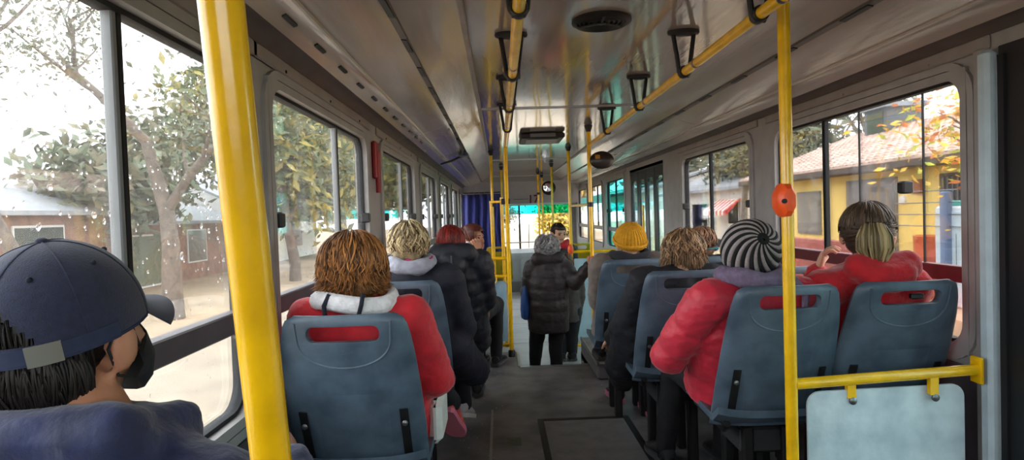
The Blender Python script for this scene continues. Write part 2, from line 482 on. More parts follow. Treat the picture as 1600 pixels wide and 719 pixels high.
# raindrops on the two near left panes (on the outside of the glass)
random.seed(11)
drop_m = mat('raindrop_water', (255, 255, 255), 0.0)
_b = drop_m.node_tree.nodes['Principled BSDF']; _b.inputs['Transmission Weight'].default_value = 1.0; _b.inputs['IOR'].default_value = 1.33
def drops(win, n, y0, y1, z0, z1, smin, smax):
    m = MB()
    for k in range(n):
        y, z = random.uniform(y0, y1), random.uniform(z0, z1)
        r = random.uniform(smin, smax) * (0.6 + 0.8 * random.random() ** 3)
        el = random.choice((1, 1, 1.3, 1.8))
        tilt = random.uniform(-0.1, 0.6)
        rings = []
        for (q, h) in ((1.0, 0.0), (0.85, 0.35), (0.45, 0.6), (0.05, 0.68)):
            rg = []
            for j in range(7):
                a = -2 * PI * j / 7
                u, v_ = math.cos(a) * r * q, math.sin(a) * r * q * el
                rg.append((XL - 0.0345 - h * r * 0.9, y + u * math.cos(tilt) + v_ * math.sin(tilt), z - u * math.sin(tilt) + v_ * math.cos(tilt)))
            rings.append(rg)
        m.rings(rings)
    o = m.build('raindrops', drop_m, win); o['kind'] = 'stuff'
drops(WINL[0], 800, 0.25, 1.70, 1.02, 1.66, 0.0022, 0.0052)
drops(WINL[0], 120, 0.25, 1.64, 0.74, 0.93, 0.0016, 0.003)
drops(WINL[1], 420, 2.0, 3.35, 1.02, 1.66, 0.0015, 0.0035)

# ---- front folding door on the right, dark with slim glass leaves
d2 = thing('door_2', 'dark folding passenger door with four slim glass leaves', 'door'); d2['kind'] = 'structure'
yy = np.linspace(6.12, 7.68, 5)
MB().box((XR + 0.0, 6.12, ZT - 0.02), (XR + 0.05, 7.68, ZT + 0.03)).build('door_header', M_DOOR, d2, False)
for k in range(4):
    y0, y1 = yy[k] + 0.006, yy[k + 1] - 0.006
    m = MB(); ring(m, rrect(y0 + 0.065, y1 - 0.065, -0.2, 1.60, 0.05), rrect(y0, y1, -0.38, ZT - 0.02, 0.003), XR + 0.012, XR + 0.032)
    lf = m.build('door_leaf', M_DOOR, d2, True, 35)
    MB().prism(rrect(y0 + 0.062, y1 - 0.062, -0.21, 1.61, 0.05), XR + 0.022, XR + 0.028, 'X').build('leaf_pane', M_PANEG, lf, False)
MB().tube([(XR - 0.03, 6.9, 0.5), (XR - 0.03, 6.9, 1.3)], 0.014, 10).build('grab_handle', M_YEL, d2)
# ---- rear door, black, right beside the camera
d1 = thing('door_1', 'black rear door leaf at the right edge of the picture', 'door'); d1['kind'] = 'structure'
for (y0, y1) in ((0.76, 1.365), (1.375, 1.97)):
    m = MB(); ring(m, rrect(y0 + 0.09, y1 - 0.14, 0.2, 1.55, 0.06), rrect(y0, y1, -0.05, ZT + 0.03, 0.003), XR - 0.02, XR + 0.045)
    lf = m.build('door_leaf', M_DARK, d1, True, 35)
    MB().prism(rrect(y0 + 0.085, y1 - 0.135, 0.19, 1.56, 0.06), XR + 0.022, XR + 0.028, 'X').build('leaf_pane', M_PANEG, lf, False)
    MB().box((XR - 0.03, y1 - 0.03, 0.0), (XR - 0.018, y1 - 0.005, ZT)).build('edge_seal', M_RUB, lf, False)
jb = MB().box((XR - 0.048, 1.985, 0.0), (XR - 0.002, 2.035, 1.742), 0, 0.012).build('trim_1', M_JAMB, None, True)
struct(jb, 'pale blue upright door jamb beside the black rear door', 'trim')
MB().box((XR - 0.018, 2.036, 0.0), (XR - 0.001, 2.085, 1.76), 0, 0.006).build('jamb_cover', M_PILLAR, jb, True)

# ---- ceiling
ceil = MB().box((XL - WT, YB, 2.05), (XR + WT, YF, 2.1)).build('ceiling', M_WALL, None, False)
struct(ceil, 'glossy brown grey laminate ceiling with angled side coves', 'ceiling')
CX = 0.47
M_RECESS = mat('recess_shade', (98, 87, 83), 0.6, 0, 0.1, 8)  # dark brown paints in the shadow of the recess below the cornice
seams = [YB, 0.22, 4.42, 8.6, 12.3]
def cw(sgn, w): return CX + sgn * w
for k in range(len(seams) - 1):
    y0, y1 = seams[k] + 0.003, seams[k + 1] - 0.003
    # slightly sagging glossy centre panel
    rings = []
    nx = 16
    vs_, fs = [], []
    ny = 24
    for j in range(ny + 1):
        for i in range(nx + 1):
            u = i / nx; t = j / ny
            x = CX - 0.575 + 1.15 * u
            z = 2.012 - 0.004 * math.sin(PI * t) * math.sin(PI * u) + 0.0018 * noise.noise((x * 4, (y0 + (y1 - y0) * t) * 1.5, k))
            vs_.append((x, y0 + (y1 - y0) * t, z))
    for j in range(ny):
        for i in range(nx):
            a = j * (nx + 1) + i
            fs.append((a, a + nx + 1, a + nx + 2, a + 1))
    m = MB().add(vs_, fs)
    m.build('ceiling_panel', M_CEIL, ceil, True, 180)
    MB().box((CX - 0.575, y1 - 0.008, 2.004), (CX + 0.575, y1 + 0.014, 2.018), 0, 0.003).build('joint_strip', M_TRIM, ceil, True)
    for sgn in (-1, 1):
        # cove in three facets: upper, middle, lower
        for (wa, za, wb, zb_, nm, mt, bulge) in ((0.595, 2.0, 0.79, 1.925, 'cove_upper_panel', M_COVE, 0.012), (0.815, 1.915, 1.0, 1.85, 'cove_lower_panel', M_COVE, -0.006), (1.005, 1.848, 1.10, 1.812, 'cornice_panel', M_COVE, 0.010), (1.10, 1.826, 1.195, 1.798, 'recess_shade_strip', M_RECESS, 0.012)):
            vs_, fs = [], []
            nn = 8
            for yv in np.linspace(y0, y1, 9):
                for i in range(nn + 1):
                    u = i / nn
                    off = bulge * math.sin(PI * u) + 0.0015 * noise.noise((u * 3, float(yv) * 2, sgn * 7 + wa))
                    vs_.append((cw(sgn, wa + (wb - wa) * u), float(yv), za + (zb_ - za) * u + off))
            for j in range(8):
                for i in range(nn):
                    a = j * (nn + 1) + i
                    fs.append((a, a + nn + 1, a + nn + 2, a + 1))
            if sgn < 0: fs = [tuple(reversed(f)) for f in fs]
            MB().add(vs_, fs).build(nm, mt, ceil, True, 180)
for sgn in (-1, 1):
    x = cw(sgn, 0.585)
    MB().box((x - 0.012, YB, 1.996), (x + 0.012, 12.3, 2.012), 0, 0.004).build('edge_bead', M_WALL, ceil, True)
    x = cw(sgn, 0.803)
    MB().prism([(x - 0.013, 1.915), (x + 0.013, 1.911), (x + 0.013, 1.925), (x - 0.013, 1.929)], YB, 12.3, 'Y').build('slot_channel', mat('slot_channel', (96, 88, 84), 0.5), ceil, False)
    x = cw(sgn, 1.003)
    MB().prism([(x - 0.005, 1.842), (x + 0.006, 1.840), (x + 0.006, 1.855), (x - 0.005, 1.857)], YB, 12.3, 'Y').build('cornice_bead', mat('pale_bead', (196, 186, 178), 0.25, 0.2), ceil, False)
    y = 1.0
    while y < 9:
        x = cw(sgn, 0.803)
        MB().prism([(x - 0.010, 1.9105), (x + 0.010, 1.907), (x + 0.010, 1.916), (x - 0.010, 1.919)], y, y + 0.17, 'Y').build('vent_slot', M_BLACK, ceil, False)
        y += 0.43 if sgn < 0 else 0.52
    if sgn < 0:
        y = 1.45
        while y < 5:
            x = cw(-1, 1.06)
            MB().prism([(x - 0.006, 1.829), (x + 0.006, 1.833), (x + 0.006, 1.846), (x - 0.006, 1.842)], y, y + 0.10, 'Y').build('vent_slot', M_BLACK, ceil, False)
            y += 0.30
# ceiling loudspeaker / vent
sp = thing('ceiling_vent', 'round black louvred vent set in the glossy ceiling', 'vent', None, (0.432, 2.43, 2.008))
MB().lathe([(0.118, 0.0), (0.118, -0.010), (0.104, -0.018), (0.098, -0.012), (0.096, 0.0)], (0, 0, 0), 32).build('vent_ring', M_BLACK, sp)
MB().lathe([(0.096, -0.002), (0.096, 0.0)], (0, 0, 0), 28).build('backing', M_DARK, sp)
for r in (0.03, 0.05, 0.07, 0.088):
    MB().lathe([(r - 0.006, -0.004), (r - 0.004, -0.012), (r + 0.004, -0.009), (r + 0.006, -0.003)], (0, 0, 0), 28).build('louvre_ring', M_BLACK, sp)
for a in range(3):
    c_, s_ = math.cos(a * 2.094 + 0.5), math.sin(a * 2.094 + 0.5)
    MB().tube([(0, 0, -0.011), (c_ * 0.098, s_ * 0.098, -0.011)], 0.006, 6).build('spoke', M_BLACK, sp)
MB().lathe([(0.02, -0.004), (0.02, -0.014), (0.012, -0.017)], (0, 0, 0), 16).build('hub', M_BLACK, sp)
# roof hatch
rh = thing('roof_hatch', 'dark rectangular roof hatch hanging in the ceiling far ahead', 'hatch', None, (0.436, 6.0, 2.0))
MB().box((-0.21, -0.26, -0.045), (0.21, 0.26, 0.004), 0, 0.012).build('hatch_frame', mat('hatch_brown', (52, 44, 42), 0.5), rh)
MB().box((-0.12, -0.275, -0.035), (0.12, -0.262, 0.0), 0, 0.003).build('hatch_plate', mat('hatch_grey', (120, 122, 122), 0.5), rh)
MB().box((-0.15, -0.2, -0.052), (0.15, 0.2, -0.046)).build('hatch_lid', mat('hatch_lid', (64, 56, 54), 0.4), rh, False)
# ---- front of the bus
fw = MB()
fw.box((XL, YF, -0.44), (XR, YF + 0.05, 0.47)); fw.box((XL, YF, 1.42), (XR, YF + 0.05, 2.1))
fw.box((XL - WT, YF, -0.44), (XL + 0.03, YF + 0.05, 2.1)); fw.box((XR - 0.10, YF, -0.44), (XR + WT, YF + 0.05, 2.1))
wf = struct(fw.build('wall_front', M_PILLAR, None, False), 'grey front wall of the bus around the windshield', 'wall')
ws = thing('window_13', 'wide windshield with a teal sun band along its top', 'window'); ws['kind'] = 'structure'
MB().box((XL + 0.03, YF + 0.01, 0.47), (XR - 0.10, YF + 0.016, 1.235)).build('pane', M_GLASS, ws, False)
MB().box((XL + 0.03, YF + 0.01, 1.235), (XR - 0.10, YF + 0.016, 1.42)).build('sun_band', M_TEALB, ws, False)
MB().box((0.415, YF - 0.01, 0.40), (0.455, YF + 0.02, 1.42)).build('centre_post', M_BLACK, ws, False)
MB().tube([(0.62, YF - 0.006, 0.5), (0.64, YF - 0.006, 1.2)], 0.008, 6).build('wiper', M_BLACK, ws)
MB().tube([(XL + 0.05, YF - 0.03, 0.62), (XR - 0.12, YF - 0.03, 0.63)], 0.012, 8).build('grab_bar', M_ALU, ws)
# header above the windshield with the line number
hd = MB()
hd.prism([(12.3, 2.02), (YF, 2.02), (YF, 1.42), (13.0, 1.42), (12.75, 1.46), (12.5, 1.72), (12.3, 1.9)], XL + 0.01, XR - 0.01, 'X')
hdr = hd.build('header_box', mat('header_grey', (150, 148, 148), 0.45, 0, 0.06, 5), None, True, 30)
struct(hdr, 'grey header box above the windshield carrying the line number', 'header')
MB().box((0.30, 12.66, 1.545), (0.62, 12.70, 1.60)).build('air_grille', M_BLACK, hdr, False)
for k in range(3): MB().box((0.32 + 0.14 * k, 12.37, 1.84), (0.40 + 0.14 * k, 12.40, 1.865)).build('lamp_lens', M_TRIM, hdr, False)
def text_mesh(body, size, extrude=0.004):
    cu = bpy.data.curves.new('t', 'FONT'); cu.body = body; cu.size = size; cu.extrude = extrude; cu.offset = size * 0.02
    cu.align_x = 'CENTER'; cu.align_y = 'CENTER'
    o = bpy.data.objects.new('t', cu); COL.objects.link(o)
    bpy.context.view_layer.update()
    me = bpy.data.meshes.new_from_object(o.evaluated_get(bpy.context.evaluated_depsgraph_get()))
    bpy.data.objects.remove(o)
    return me
tm = finish('line_number', text_mesh('17', 0.24), mat('number_maroon', (84, 18, 20), 0.6), hdr, False)
tm.location = (0.72, 12.60, 1.535); tm.rotation_euler = (math.radians(105), 0, 0)
tm['label'] = 'dark maroon number 17'
# dash / cab panel below the windshield
da = thing('dashboard', 'pale grey green dashboard panel under the windshield', 'dashboard', None, (0, 0, 0))
MB().prism([(12.72, -0.38), (YF - 0.01, -0.38), (YF - 0.01, 0.46), (12.95, 0.50), (12.75, 0.42)], 0.12, XR - 0.1, 'X').build('dash_body', mat('dash_grey', (176, 186, 188), 0.45, 0, 0.08, 6), da, True, 30)
MB().prism(rrect(0.42, 1.02, -0.15, 0.30, 0.05), 12.70, 12.718, 'Y').build('dash_door', mat('dash_door', (186, 196, 198), 0.45), da, True, 30)
MB().tube([(0.62, 12.685, 0.0), (0.61, 12.67, 0.1), (0.62, 12.685, 0.2)], 0.012, 8).build('handle', M_BLACK, da)
MB().box((0.12, 12.60, -0.38), (XR - 0.1, 12.72, -0.16)).build('dash_step', mat('dash_step', (120, 126, 128), 0.5), da, False)
# curtain behind the driver
cu = thing('driver_curtain', 'dark blue hanging curtain at the front left behind the driver', 'curtain', None, (-0.34, 12.2, 0))
vs_, fs = [], []
nx, nz = 72, 10
for j in range(nz + 1):
    z = 0.35 + (1.665 - 0.35) * j / nz
    for i in range(nx + 1):
        u = i / nx
        amp = 0.045 * (1.15 - 0.4 * j / nz)
        x = -0.385 + 0.79 * u * (1.0 + 0.02 * math.sin(j))
        y = amp * (math.sin(u * 34 + 0.8 * math.sin(j * 0.35)) + 0.5 * math.sin(u * 15 + 1 + j * 0.12)) + 0.02 * noise.noise((u * 9, j * 0.4, 3))
        vs_.append((x, y, z))
for j in range(nz):
    for i in range(nx):
        a = j * (nx + 1) + i; fs.append((a, a + 1, a + nx + 2, a + nx + 1))
m = MB().add(vs_, fs); c_o = m.build('drape', mat('curtain_blue', (34, 42, 118), 0.8, 0, 0.15, 20, sheen=0.3), cu, True, 180)
sm = c_o.modifiers.new('thick', 'SOLIDIFY'); sm.thickness = 0.004
MB().tube([(-0.385, 0, 1.69), (0.42, 0, 1.69)], 0.012, 8).build('curtain_rod', M_BLACK, cu)
for k in range(8): MB().lathe([(0.014, -0.006), (0.02, 0), (0.014, 0.006)], (-0.36 + 0.105 * k, 0, 1.69), 10, 'X').build('curtain_ring', M_BOLT, cu)

# ---- overhead rails
def rail(name, label, x, y0, y1, ybr, end=None):
    t = thing(name, label, 'rail', 'overhead yellow grab rails', (x, y0, 1.834))
    pts = [(0, 0, 0), (0, (y1 - y0) * 0.5, 0.0), (0, y1 - y0, 0)]
    MB().tube(pts, 0.019, 16).build('rail_tube', M_YEL, t)
    for y in ybr:
        yy = y - y0
        br = MB()
        rings = []
        for (r, h) in ((0.068, 0.176), (0.070, 0.168), (0.066, 0.160), (0.03, 0.154)):
            rings.append([(r * math.cos(2 * PI * k / 20), yy + r * 0.55 * math.sin(2 * PI * k / 20), h) for k in range(20)])
        br.rings(rings)
        b = br.build('bracket_plate', M_BLACK, t)
        for s_ in (-1, 1):
            MB().tube([(s_ * 0.044, yy, 0.160), (s_ * 0.028, yy, 0.05), (s_ * 0.023, yy, 0.0), (s_ * 0.012, yy, -0.022)], [0.010, 0.010, 0.010, 0.008], 8).build('bracket_leg', M_BLACK, t)
        MB().lathe([(0.024, -0.02), (0.026, -0.016), (0.026, 0.016), (0.024, 0.02)], (0, yy, 0), 16, 'Y').build('clamp', M_BLACK, t)
        MB().lathe([(0.0205, -0.008), (0.0205, 0.008)], (0, yy - 0.16, 0), 12, 'Y').build('rivet', M_BOLT, t)
    return t
rail('grab_rail', 'yellow overhead grab rail along the right of the aisle', 0.815, 0.75, 5.33, [1.86, 2.61, 3.45, 4.47])
rail('grab_rail', 'yellow overhead grab rail along the left of the aisle', 0.075, 0.75, 5.20, [1.75, 2.58, 3.38, 4.2])

def pole(mb, p, q, r=0.018, n=16): mb.tube([p, q], r, n); return mb
# near left slanting pole
t = thing('grab_pole', 'thick yellow slanting grab pole close to the camera on the left', 'pole', None, (-0.236, 0.74, 0.0))
def _py(z): return 0.57 + (1.25 - z) * 0.155
MB().tube([(0, _py(0.0) - 0.74, 0.0), (0, _py(0.6) - 0.74, 0.6), (0, _py(1.25) - 0.74, 1.25), (0.0, _py(2.0) - 0.74, 2.005)], 0.0192, 32).build('pole_tube', M_YEL, t)
MB().lathe([(0.04, 0.0), (0.04, 0.008), (0.024, 0.02)], (0, _py(0) - 0.74, 0.0), 20).build('foot_flange', M_YEL, t)
MB().lathe([(0.024, -0.02), (0.04, -0.006), (0.04, 0.0)], (0, _py(2.0) - 0.74, 2.01), 20).build('top_flange', M_BLACK, t)

# near right barrier: pole, bar, panel, stop button
t = thing('seat_barrier', 'yellow pole and rail with pale blue panel behind the red jackets on the right', 'barrier', None, (0.945, 1.975, 0.0))
MB().tube([(0, 0, 0), (0, 0, 2.005)], 0.0195, 24).build('pole_tube', M_YEL, t)
MB().lathe([(0.042, 0.0), (0.042, 0.008), (0.022, 0.02)], (0, 0, 0), 20).build('foot_flange', M_YEL, t)
MB().lathe([(0.022, -0.02), (0.04, -0.006), (0.04, 0.0)], (0, 0, 2.01), 20).build('top_flange', M_BLACK, t)
MB().tube([(0.012, 0, 0.657), (0.655, 0.035, 0.672)], 0.0185, 20).build('cross_bar', M_YEL, t)
MB().box((0.648, 0.012, 0.625), (0.660, 0.062, 0.715), 0, 0.003).build('wall_flange', M_YEL, t)
pan = MB()
pan.prism(rrect(0.058, 0.612, 0.06, 0.625, 0.045), 0.006, 0.014, 'Y')
po = pan.build('kick_panel', M_PANEL, t, True, 30); po.rotation_euler = (0, 0, math.radians(3.1))
for x in (0.21, 0.49):
    MB().box((x - 0.014, 0.012, 0.598), (x + 0.014, 0.03, 0.66)).build('panel_clip', M_YEL, t, False)
    MB().lathe([(0.013, 0.0), (0.013, -0.004), (0.006, -0.008)], (x + 0.004, 0.016, 0.588), 12, 'Y').build('bolt', M_BOLT, t)
sb = MB()
rings = []
for (r, y) in ((0.044, 0.03), (0.050, 0.0), (0.046, -0.03), (0.032, -0.044), (0.004, -0.047)):
    rings.append([(r * 0.62 * math.cos(2 * PI * k / 8 + PI / 8) - 0.012, y, 1.265 + r * 1.2 * math.sin(2 * PI * k / 8 + PI / 8)) for k in range(8)])
sb.rings(rings)
b_ = sb.build('stop_button', M_ORANGE, t, True, 30)
MB().lathe([(0.008, -0.002), (0.008, 0.004)], (-0.030, -0.045, 1.262), 12, 'Y').build('push_knob', M_DARK, b_)

# left middle partition (transverse, on the raised floor)
t = thing('partition_frame', 'yellow tube partition with pale blue panel left of the aisle', 'partition', None, (0.07, 5.30, 0.0))
MB().tube([(0, 0, 0), (0, 0, 1.0), (0.0, -0.04, 1.78), (0.004, -0.09, 1.834)], 0.0185, 14).build('pole_tube', M_YEL, t)
MB().lathe([(0.03, 0.0), (0.03, 0.05), (0.022, 0.06)], (0, 0, 0.0), 14).build('foot_socket', M_BLACK, t)
MB().tube([(-0.035, 0.16, 0.05), (-0.045, 0.16, 1.40)], 0.016, 12).build('pole_tube', M_YEL, t)
for z in (0.10, 0.70, 0.86):
    MB().tube([(-0.62, 0.08, z), (0.0, 0.06 if z > 0.2 else 0.02, z)], 0.015, 12).build('cross_bar', M_YEL, t)
MB().tube([(-0.62, 0.08, 0.03), (-0.62, 0.08, 0.88)], 0.016, 12).build('pole_tube', M_YEL, t)
MB().tube([(-0.135, 0.08, 0.72), (-0.14, 0.08, 1.36)], 0.013, 12).build('pole_tube', M_YEL, t)
MB().tube([(-0.15, 0.08, 1.36), (0.0, 0.0, 1.36)], 0.012, 10).build('cross_bar', M_YEL, t)
MB().box((-0.05, -0.03, 1.335), (0.03, 0.04, 1.385), 0, 0.006).build('clamp', M_BLACK, t)
MB().prism(rrect(-0.60, -0.028, 0.125, 0.66, 0.012), 0.055, 0.063, 'Y').build('panel', mat('panel_blue', (150, 186, 208), 0.5, 0, 0.08, 8), t, True, 30)
for x in (-0.45, -0.16): MB().tube([(x, 0.08, 0.0), (x, 0.08, 0.1)], 0.014, 10).build('foot', M_BLACK, t)
for x in (-0.13, -0.02):
    MB().tube([(x + 0.018 * math.cos(a), 0.045, 0.675 + 0.03 * math.sin(a)) for a in np.linspace(0, 2 * PI, 12)], 0.006, 6).build('panel_loop', M_YEL, t)

# right middle partition (on the low floor)
t = thing('partition_frame', 'yellow tube partition with narrow pale panel right of the aisle', 'partition', None, (0.83, 7.10, -0.38))
MB().tube([(0, 0, 0), (0, 0, 2.385)], 0.019, 14).build('pole_tube', M_YEL, t)
MB().lathe([(0.03, 0.0), (0.03, 0.05), (0.022, 0.06)], (0, 0, 0.0), 14).build('foot_socket', M_BLACK, t)
MB().lathe([(0.02, -0.05), (0.036, -0.01), (0.036, 0.0)], (0, 0, 2.39), 14).build('top_flange', M_BLACK, t)
for z in (0.06, 1.16): MB().tube([(0.0, 0, z), (0.50, 0, z)], 0.017, 12).build('cross_bar', M_YEL, t)
MB().tube([(0.50, 0, 0), (0.50, 0, 1.18)], 0.017, 12).build('pole_tube', M_YEL, t)
MB().prism(rrect(0.03, 0.47, 0.12, 1.08, 0.012), -0.006, 0.004, 'Y').build('panel', mat('panel_pale', (176, 200, 212), 0.5, 0, 0.08, 8), t, True, 30)
b_ = MB().ell((-0.01, -0.03, 1.19), (0.036, 0.03, 0.062), 12, 8).build('stop_button', M_ORANGE, t)
# single floor to ceiling poles
def single_pole(label, x, y, z0, z1=2.005, r=0.0175, button=None, clamp=None):
    t = thing('grab_pole', label, 'pole', 'yellow stanchions of the front section', (x, y, z0))
    MB().tube([(0, 0, 0), (0, 0, z1 - z0)], r, 14).build('pole_tube', M_YEL, t)
    MB().lathe([(0.034, 0.0), (0.034, 0.03), (0.02, 0.04)], (0, 0, 0), 14).build('foot_socket', M_BLACK, t)
    MB().lathe([(0.019, -0.06), (0.036, -0.012), (0.036, 0.0)], (0, 0, z1 - z0), 14).build('top_flange', M_BLACK, t)
    if button: MB().ell((0.0, -0.03, button - z0), (0.032, 0.03, 0.06), 12, 8).build('stop_button', M_ORANGE, t)
    if clamp: MB().lathe([(0.028, -0.02), (0.028, 0.02)], (0, 0, clamp - z0), 14).build('clamp', M_BLACK, t)
    return t
PH = single_pole('yellow stanchion gripped by the standing woman, carrying the oval mirror', 0.805, 5.33, 0.0, button=0.80, clamp=1.31)
MB().tube([(0.0, 0, 1.31), (0.02, 0.9, 1.315), (0.025, 1.77, 1.32)], 0.014, 10).build('cross_bar', mat('cream_bar', (226, 196, 110), 0.35), PH)
PA = single_pole('yellow stanchion in front of the blue curtain', -0.075, 7.2, -0.38, clamp=1.36)
single_pole('yellow stanchion standing between the grey haired woman and the boy', 0.82, 9.3, -0.38)
single_pole('second stanchion from the windshield, right of the centre post', 0.72, 11.0, -0.38, clamp=1.6)
single_pole('stanchion nearest the windshield, right of the number 17', 0.86, 12.0, -0.38)
single_pole('slim stanchion just left of the blue curtain partition pole', 0.055, 9.6, -0.38)
# round convex mirror on the stanchion
t = thing('mirror', 'oval dark mirror fixed to the stanchion above the yellow beanie', 'mirror', None, (0.912, 5.31, 1.694))
MB().lathe([(0.004, -0.028), (0.07, -0.024), (0.098, -0.012), (0.106, 0.0), (0.100, 0.012), (0.05, 0.02), (0.004, 0.022)], (0, 0, 0), 28, 'Y').build('mirror_shell', mat('mirror_brown', (46, 38, 34), 0.3), t).scale = (1.0, 1.0, 0.74)
MB().box((-0.062, -0.032, 0.01), (-0.02, -0.026, 0.045), 0, 0.002).build('sticker', mat('amber_sticker', (178, 122, 40), 0.5), t)
MB().tube([(-0.107, 0.02, 0.0), (-0.05, 0.02, 0.0)], 0.009, 8).build('mirror_arm', M_BLACK, t)
t = thing('mirror', 'small round black and white mirror hanging at the windshield header', 'mirror', None, (0.92, 11.1, 1.70))
MB().lathe([(0.004, -0.02), (0.09, -0.016), (0.13, 0.0), (0.12, 0.02), (0.01, 0.05)], (0, 0, 0), 24, 'Y').build('mirror_shell', M_BLACK, t)
MB().lathe([(0.08, -0.020), (0.08, -0.026), (0.01, -0.03)], (-0.02, 0, 0.01), 20, 'Y').build('mirror_glass', mat('mirror_glass', (220, 222, 226), 0.05, 1.0), t)
MB().tube([(0.05, 0.03, 0.05), (0.08, 0.05, 0.31)], 0.012, 8).build('mirror_arm', M_BLACK, t)
# emergency hammer cover (red) on the left pillar
t = thing('emergency_hammer', 'red emergency hammer holder on the pillar between left windows', 'hammer', None, (XL, 3.60, 1.5))
MB().box((0.002, -0.05, -0.02), (0.03, 0.05, 0.20), 0, 0.008).build('holder', M_RED, t)
MB().tube([(0.025, 0, -0.10), (0.025, 0, 0.14)], [0.014, 0.018], 10).build('handle', M_RED, t)
# cable duct on the left cove
t = thing('cable_loop', 'black cable arching down from the left cove', 'cable', None, (0, 0, 0))
MB().tube([(-0.335, 5.2, 1.905), (-0.335, 6.0, 1.90), (-0.36, 6.35, 1.87), (-0.48, 6.45, 1.83), (-0.60, 6.45, 1.80)], 0.012, 8).build('cable', M_BLACK, t)
MB().box((-0.40, 6.25, 1.86), (-0.30, 6.42, 1.90), 0, 0.01).build('junction_box', mat('junction_grey', (74, 84, 100), 0.5), t)

# ------------------------------------------------------------------ seats
def seat_curve(v):
    """v 0 bottom .. 1 top -> (y, z)"""
    return (0.20 * (1 - v) ** 1.25 - 0.0, 0.42 + 0.55 * v)
def seat_hw(v):
    xs = [0, 0.3, 0.55, 0.75, 0.87, 0.94, 0.975, 1.0]; ys = [0.213, 0.215, 0.210, 0.202, 0.193, 0.184, 0.174, 0.148]
    return float(np.interp(v, xs, ys))
def make_seat():
    root = bpy.data.objects.new('bus_seat', None); COL.objects.link(root); root.empty_display_size = 0.05
    nu, nv = 20, 34
    TH = 0.034
    front, back = [], []
    for j in range(nv + 1):
        v = j / nv
        v = 1 - (1 - v) ** 1.3
        y, z = seat_curve(v); hw = seat_hw(v)
        for i in range(nu + 1):
            u = -1 + 2 * i / nu
            x = hw * (math.sin(u * PI / 2) * 0.35 + u * 0.65)
            e = max(0.0, 1 - abs(u) ** 5) ** 0.5
            ev = max(0.05, 1 - max(0, (v - 0.94) / 0.06) ** 2) ** 0.5
            th = TH * (0.28 + 0.72 * e * ev)
            yc = y + 0.035 * (u * u) * (1 - 0.3 * v)
            front.append((x, yc + th * 0.5, z)); back.append((x, yc - th * 0.5, z))
    n1 = nu + 1; N = len(front); fs = []
    for j in range(nv):
        for i in range(nu):
            a = j * n1 + i
            fs.append((a, a + n1, a + n1 + 1, a + 1)[::1])
            fs.append((N + a, N + a + 1, N + a + n1 + 1, N + a + n1))
    for j in range(nv):
        a = j * n1; fs.append((a, N + a, N + a + n1, a + n1))
        a = j * n1 + nu; fs.append((a, a + n1, N + a + n1, N + a))
    for i in range(nu):
        a = i; fs.append((a, a + 1, N + a + 1, N + a))
        a = nv * n1 + i; fs.append((a, N + a, N + a + 1, a + 1))
    slab = MB().add(front + back, fs)
    cut = MB(); cut.prism(rrect(-0.107, 0.107, 0.888, 0.938, 0.022), -0.2, 0.3, 'Y')
    cme = bpy.data.meshes.new('cut'); cme.from_pydata(cut.v, [], cut.f); co = bpy.data.objects.new('cut', cme); COL.objects.link(co)
    def mods(o):
        b = o.modifiers.new('b', 'BOOLEAN'); b.operation = 'DIFFERENCE'; b.object = co; b.solver = 'EXACT'
        w = o.modifiers.new('w', 'BEVEL'); w.width = 0.005; w.segments = 2; w.limit_method = 'ANGLE'; w.angle_limit = math.radians(50)
    # consistent normals first
    import bmesh
    me0 = bpy.data.meshes.new('s0'); me0.from_pydata(slab.v, [], slab.f)
    bmm = bmesh.new(); bmm.from_mesh(me0); bmesh.ops.recalc_face_normals(bmm, faces=bmm.faces); bmm.to_mesh(me0); bmm.free()
    me1 = bpy.data.meshes.new('c0'); me1.from_pydata(cut.v, [], cut.f)
    bmm = bmesh.new(); bmm.from_mesh(me1); bmesh.ops.recalc_face_normals(bmm, faces=bmm.faces); bmm.to_mesh(me1); bmm.free()
    co.data = me1
    o = bpy.data.objects.new('s0', me0); COL.objects.link(o); mods(o)
    bpy.context.view_layer.update()
    r = bpy.data.meshes.new_from_object(o.evaluated_get(bpy.context.evaluated_depsgraph_get()))
    bpy.data.objects.remove(o); bpy.data.objects.remove(co)
    sh = finish('back_shell', r, M_SEAT, root, True, 38)
    def bk(x, v, off=0.0):
        y, z = seat_curve(v); xn = min(abs(x) / seat_hw(v), 1.0); u = xn
        for _ in range(6): u = (xn - 0.35 * math.sin(u * PI / 2)) / 0.65
        e = max(0.0, 1 - min(abs(u), 1) ** 5) ** 0.5
        return (x, y + 0.035 * u * u * (1 - 0.3 * v) - TH * (0.28 + 0.72 * e) * 0.5 - off, z)
    def vz(z): return (z - 0.42) / 0.55
    # curved grip lip below the slot
    pts = []
    for k in range(21):
        a = PI * k / 20
        pts.append(bk(-0.138 * math.cos(a), vz(0.905 - 0.098 * math.sin(a) ** 0.8), -0.001))
    pts = [bk(-0.14, vz(0.95), -0.001)] + pts + [bk(0.14, vz(0.95), -0.001)]
    MB().tube(pts, 0.0042, 8).build('grip_lip', M_SEAT, sh)
    # raised lower panel
    vs_, fs = [], []
    for j in range(9):
        for i in range(9):
            x = -0.112 + 0.224 * i / 8; z = 0.47 + 0.25 * j / 8
            edge = (i in (0, 8)) or (j in (0, 8))
            vs_.append(bk(x * (1.0 if not edge else 1.06), vz(z if not edge else z + (0.006 if j == 8 else -0.006 if j == 0 else 0)), -0.002 if edge else 0.007))
    for j in range(8):
        for i in range(8):
            a = j * 9 + i; fs.append((a, a + 1, a + 10, a + 9))
    MB().add(vs_, fs).build('back_panel', M_SEAT, sh, True, 60)
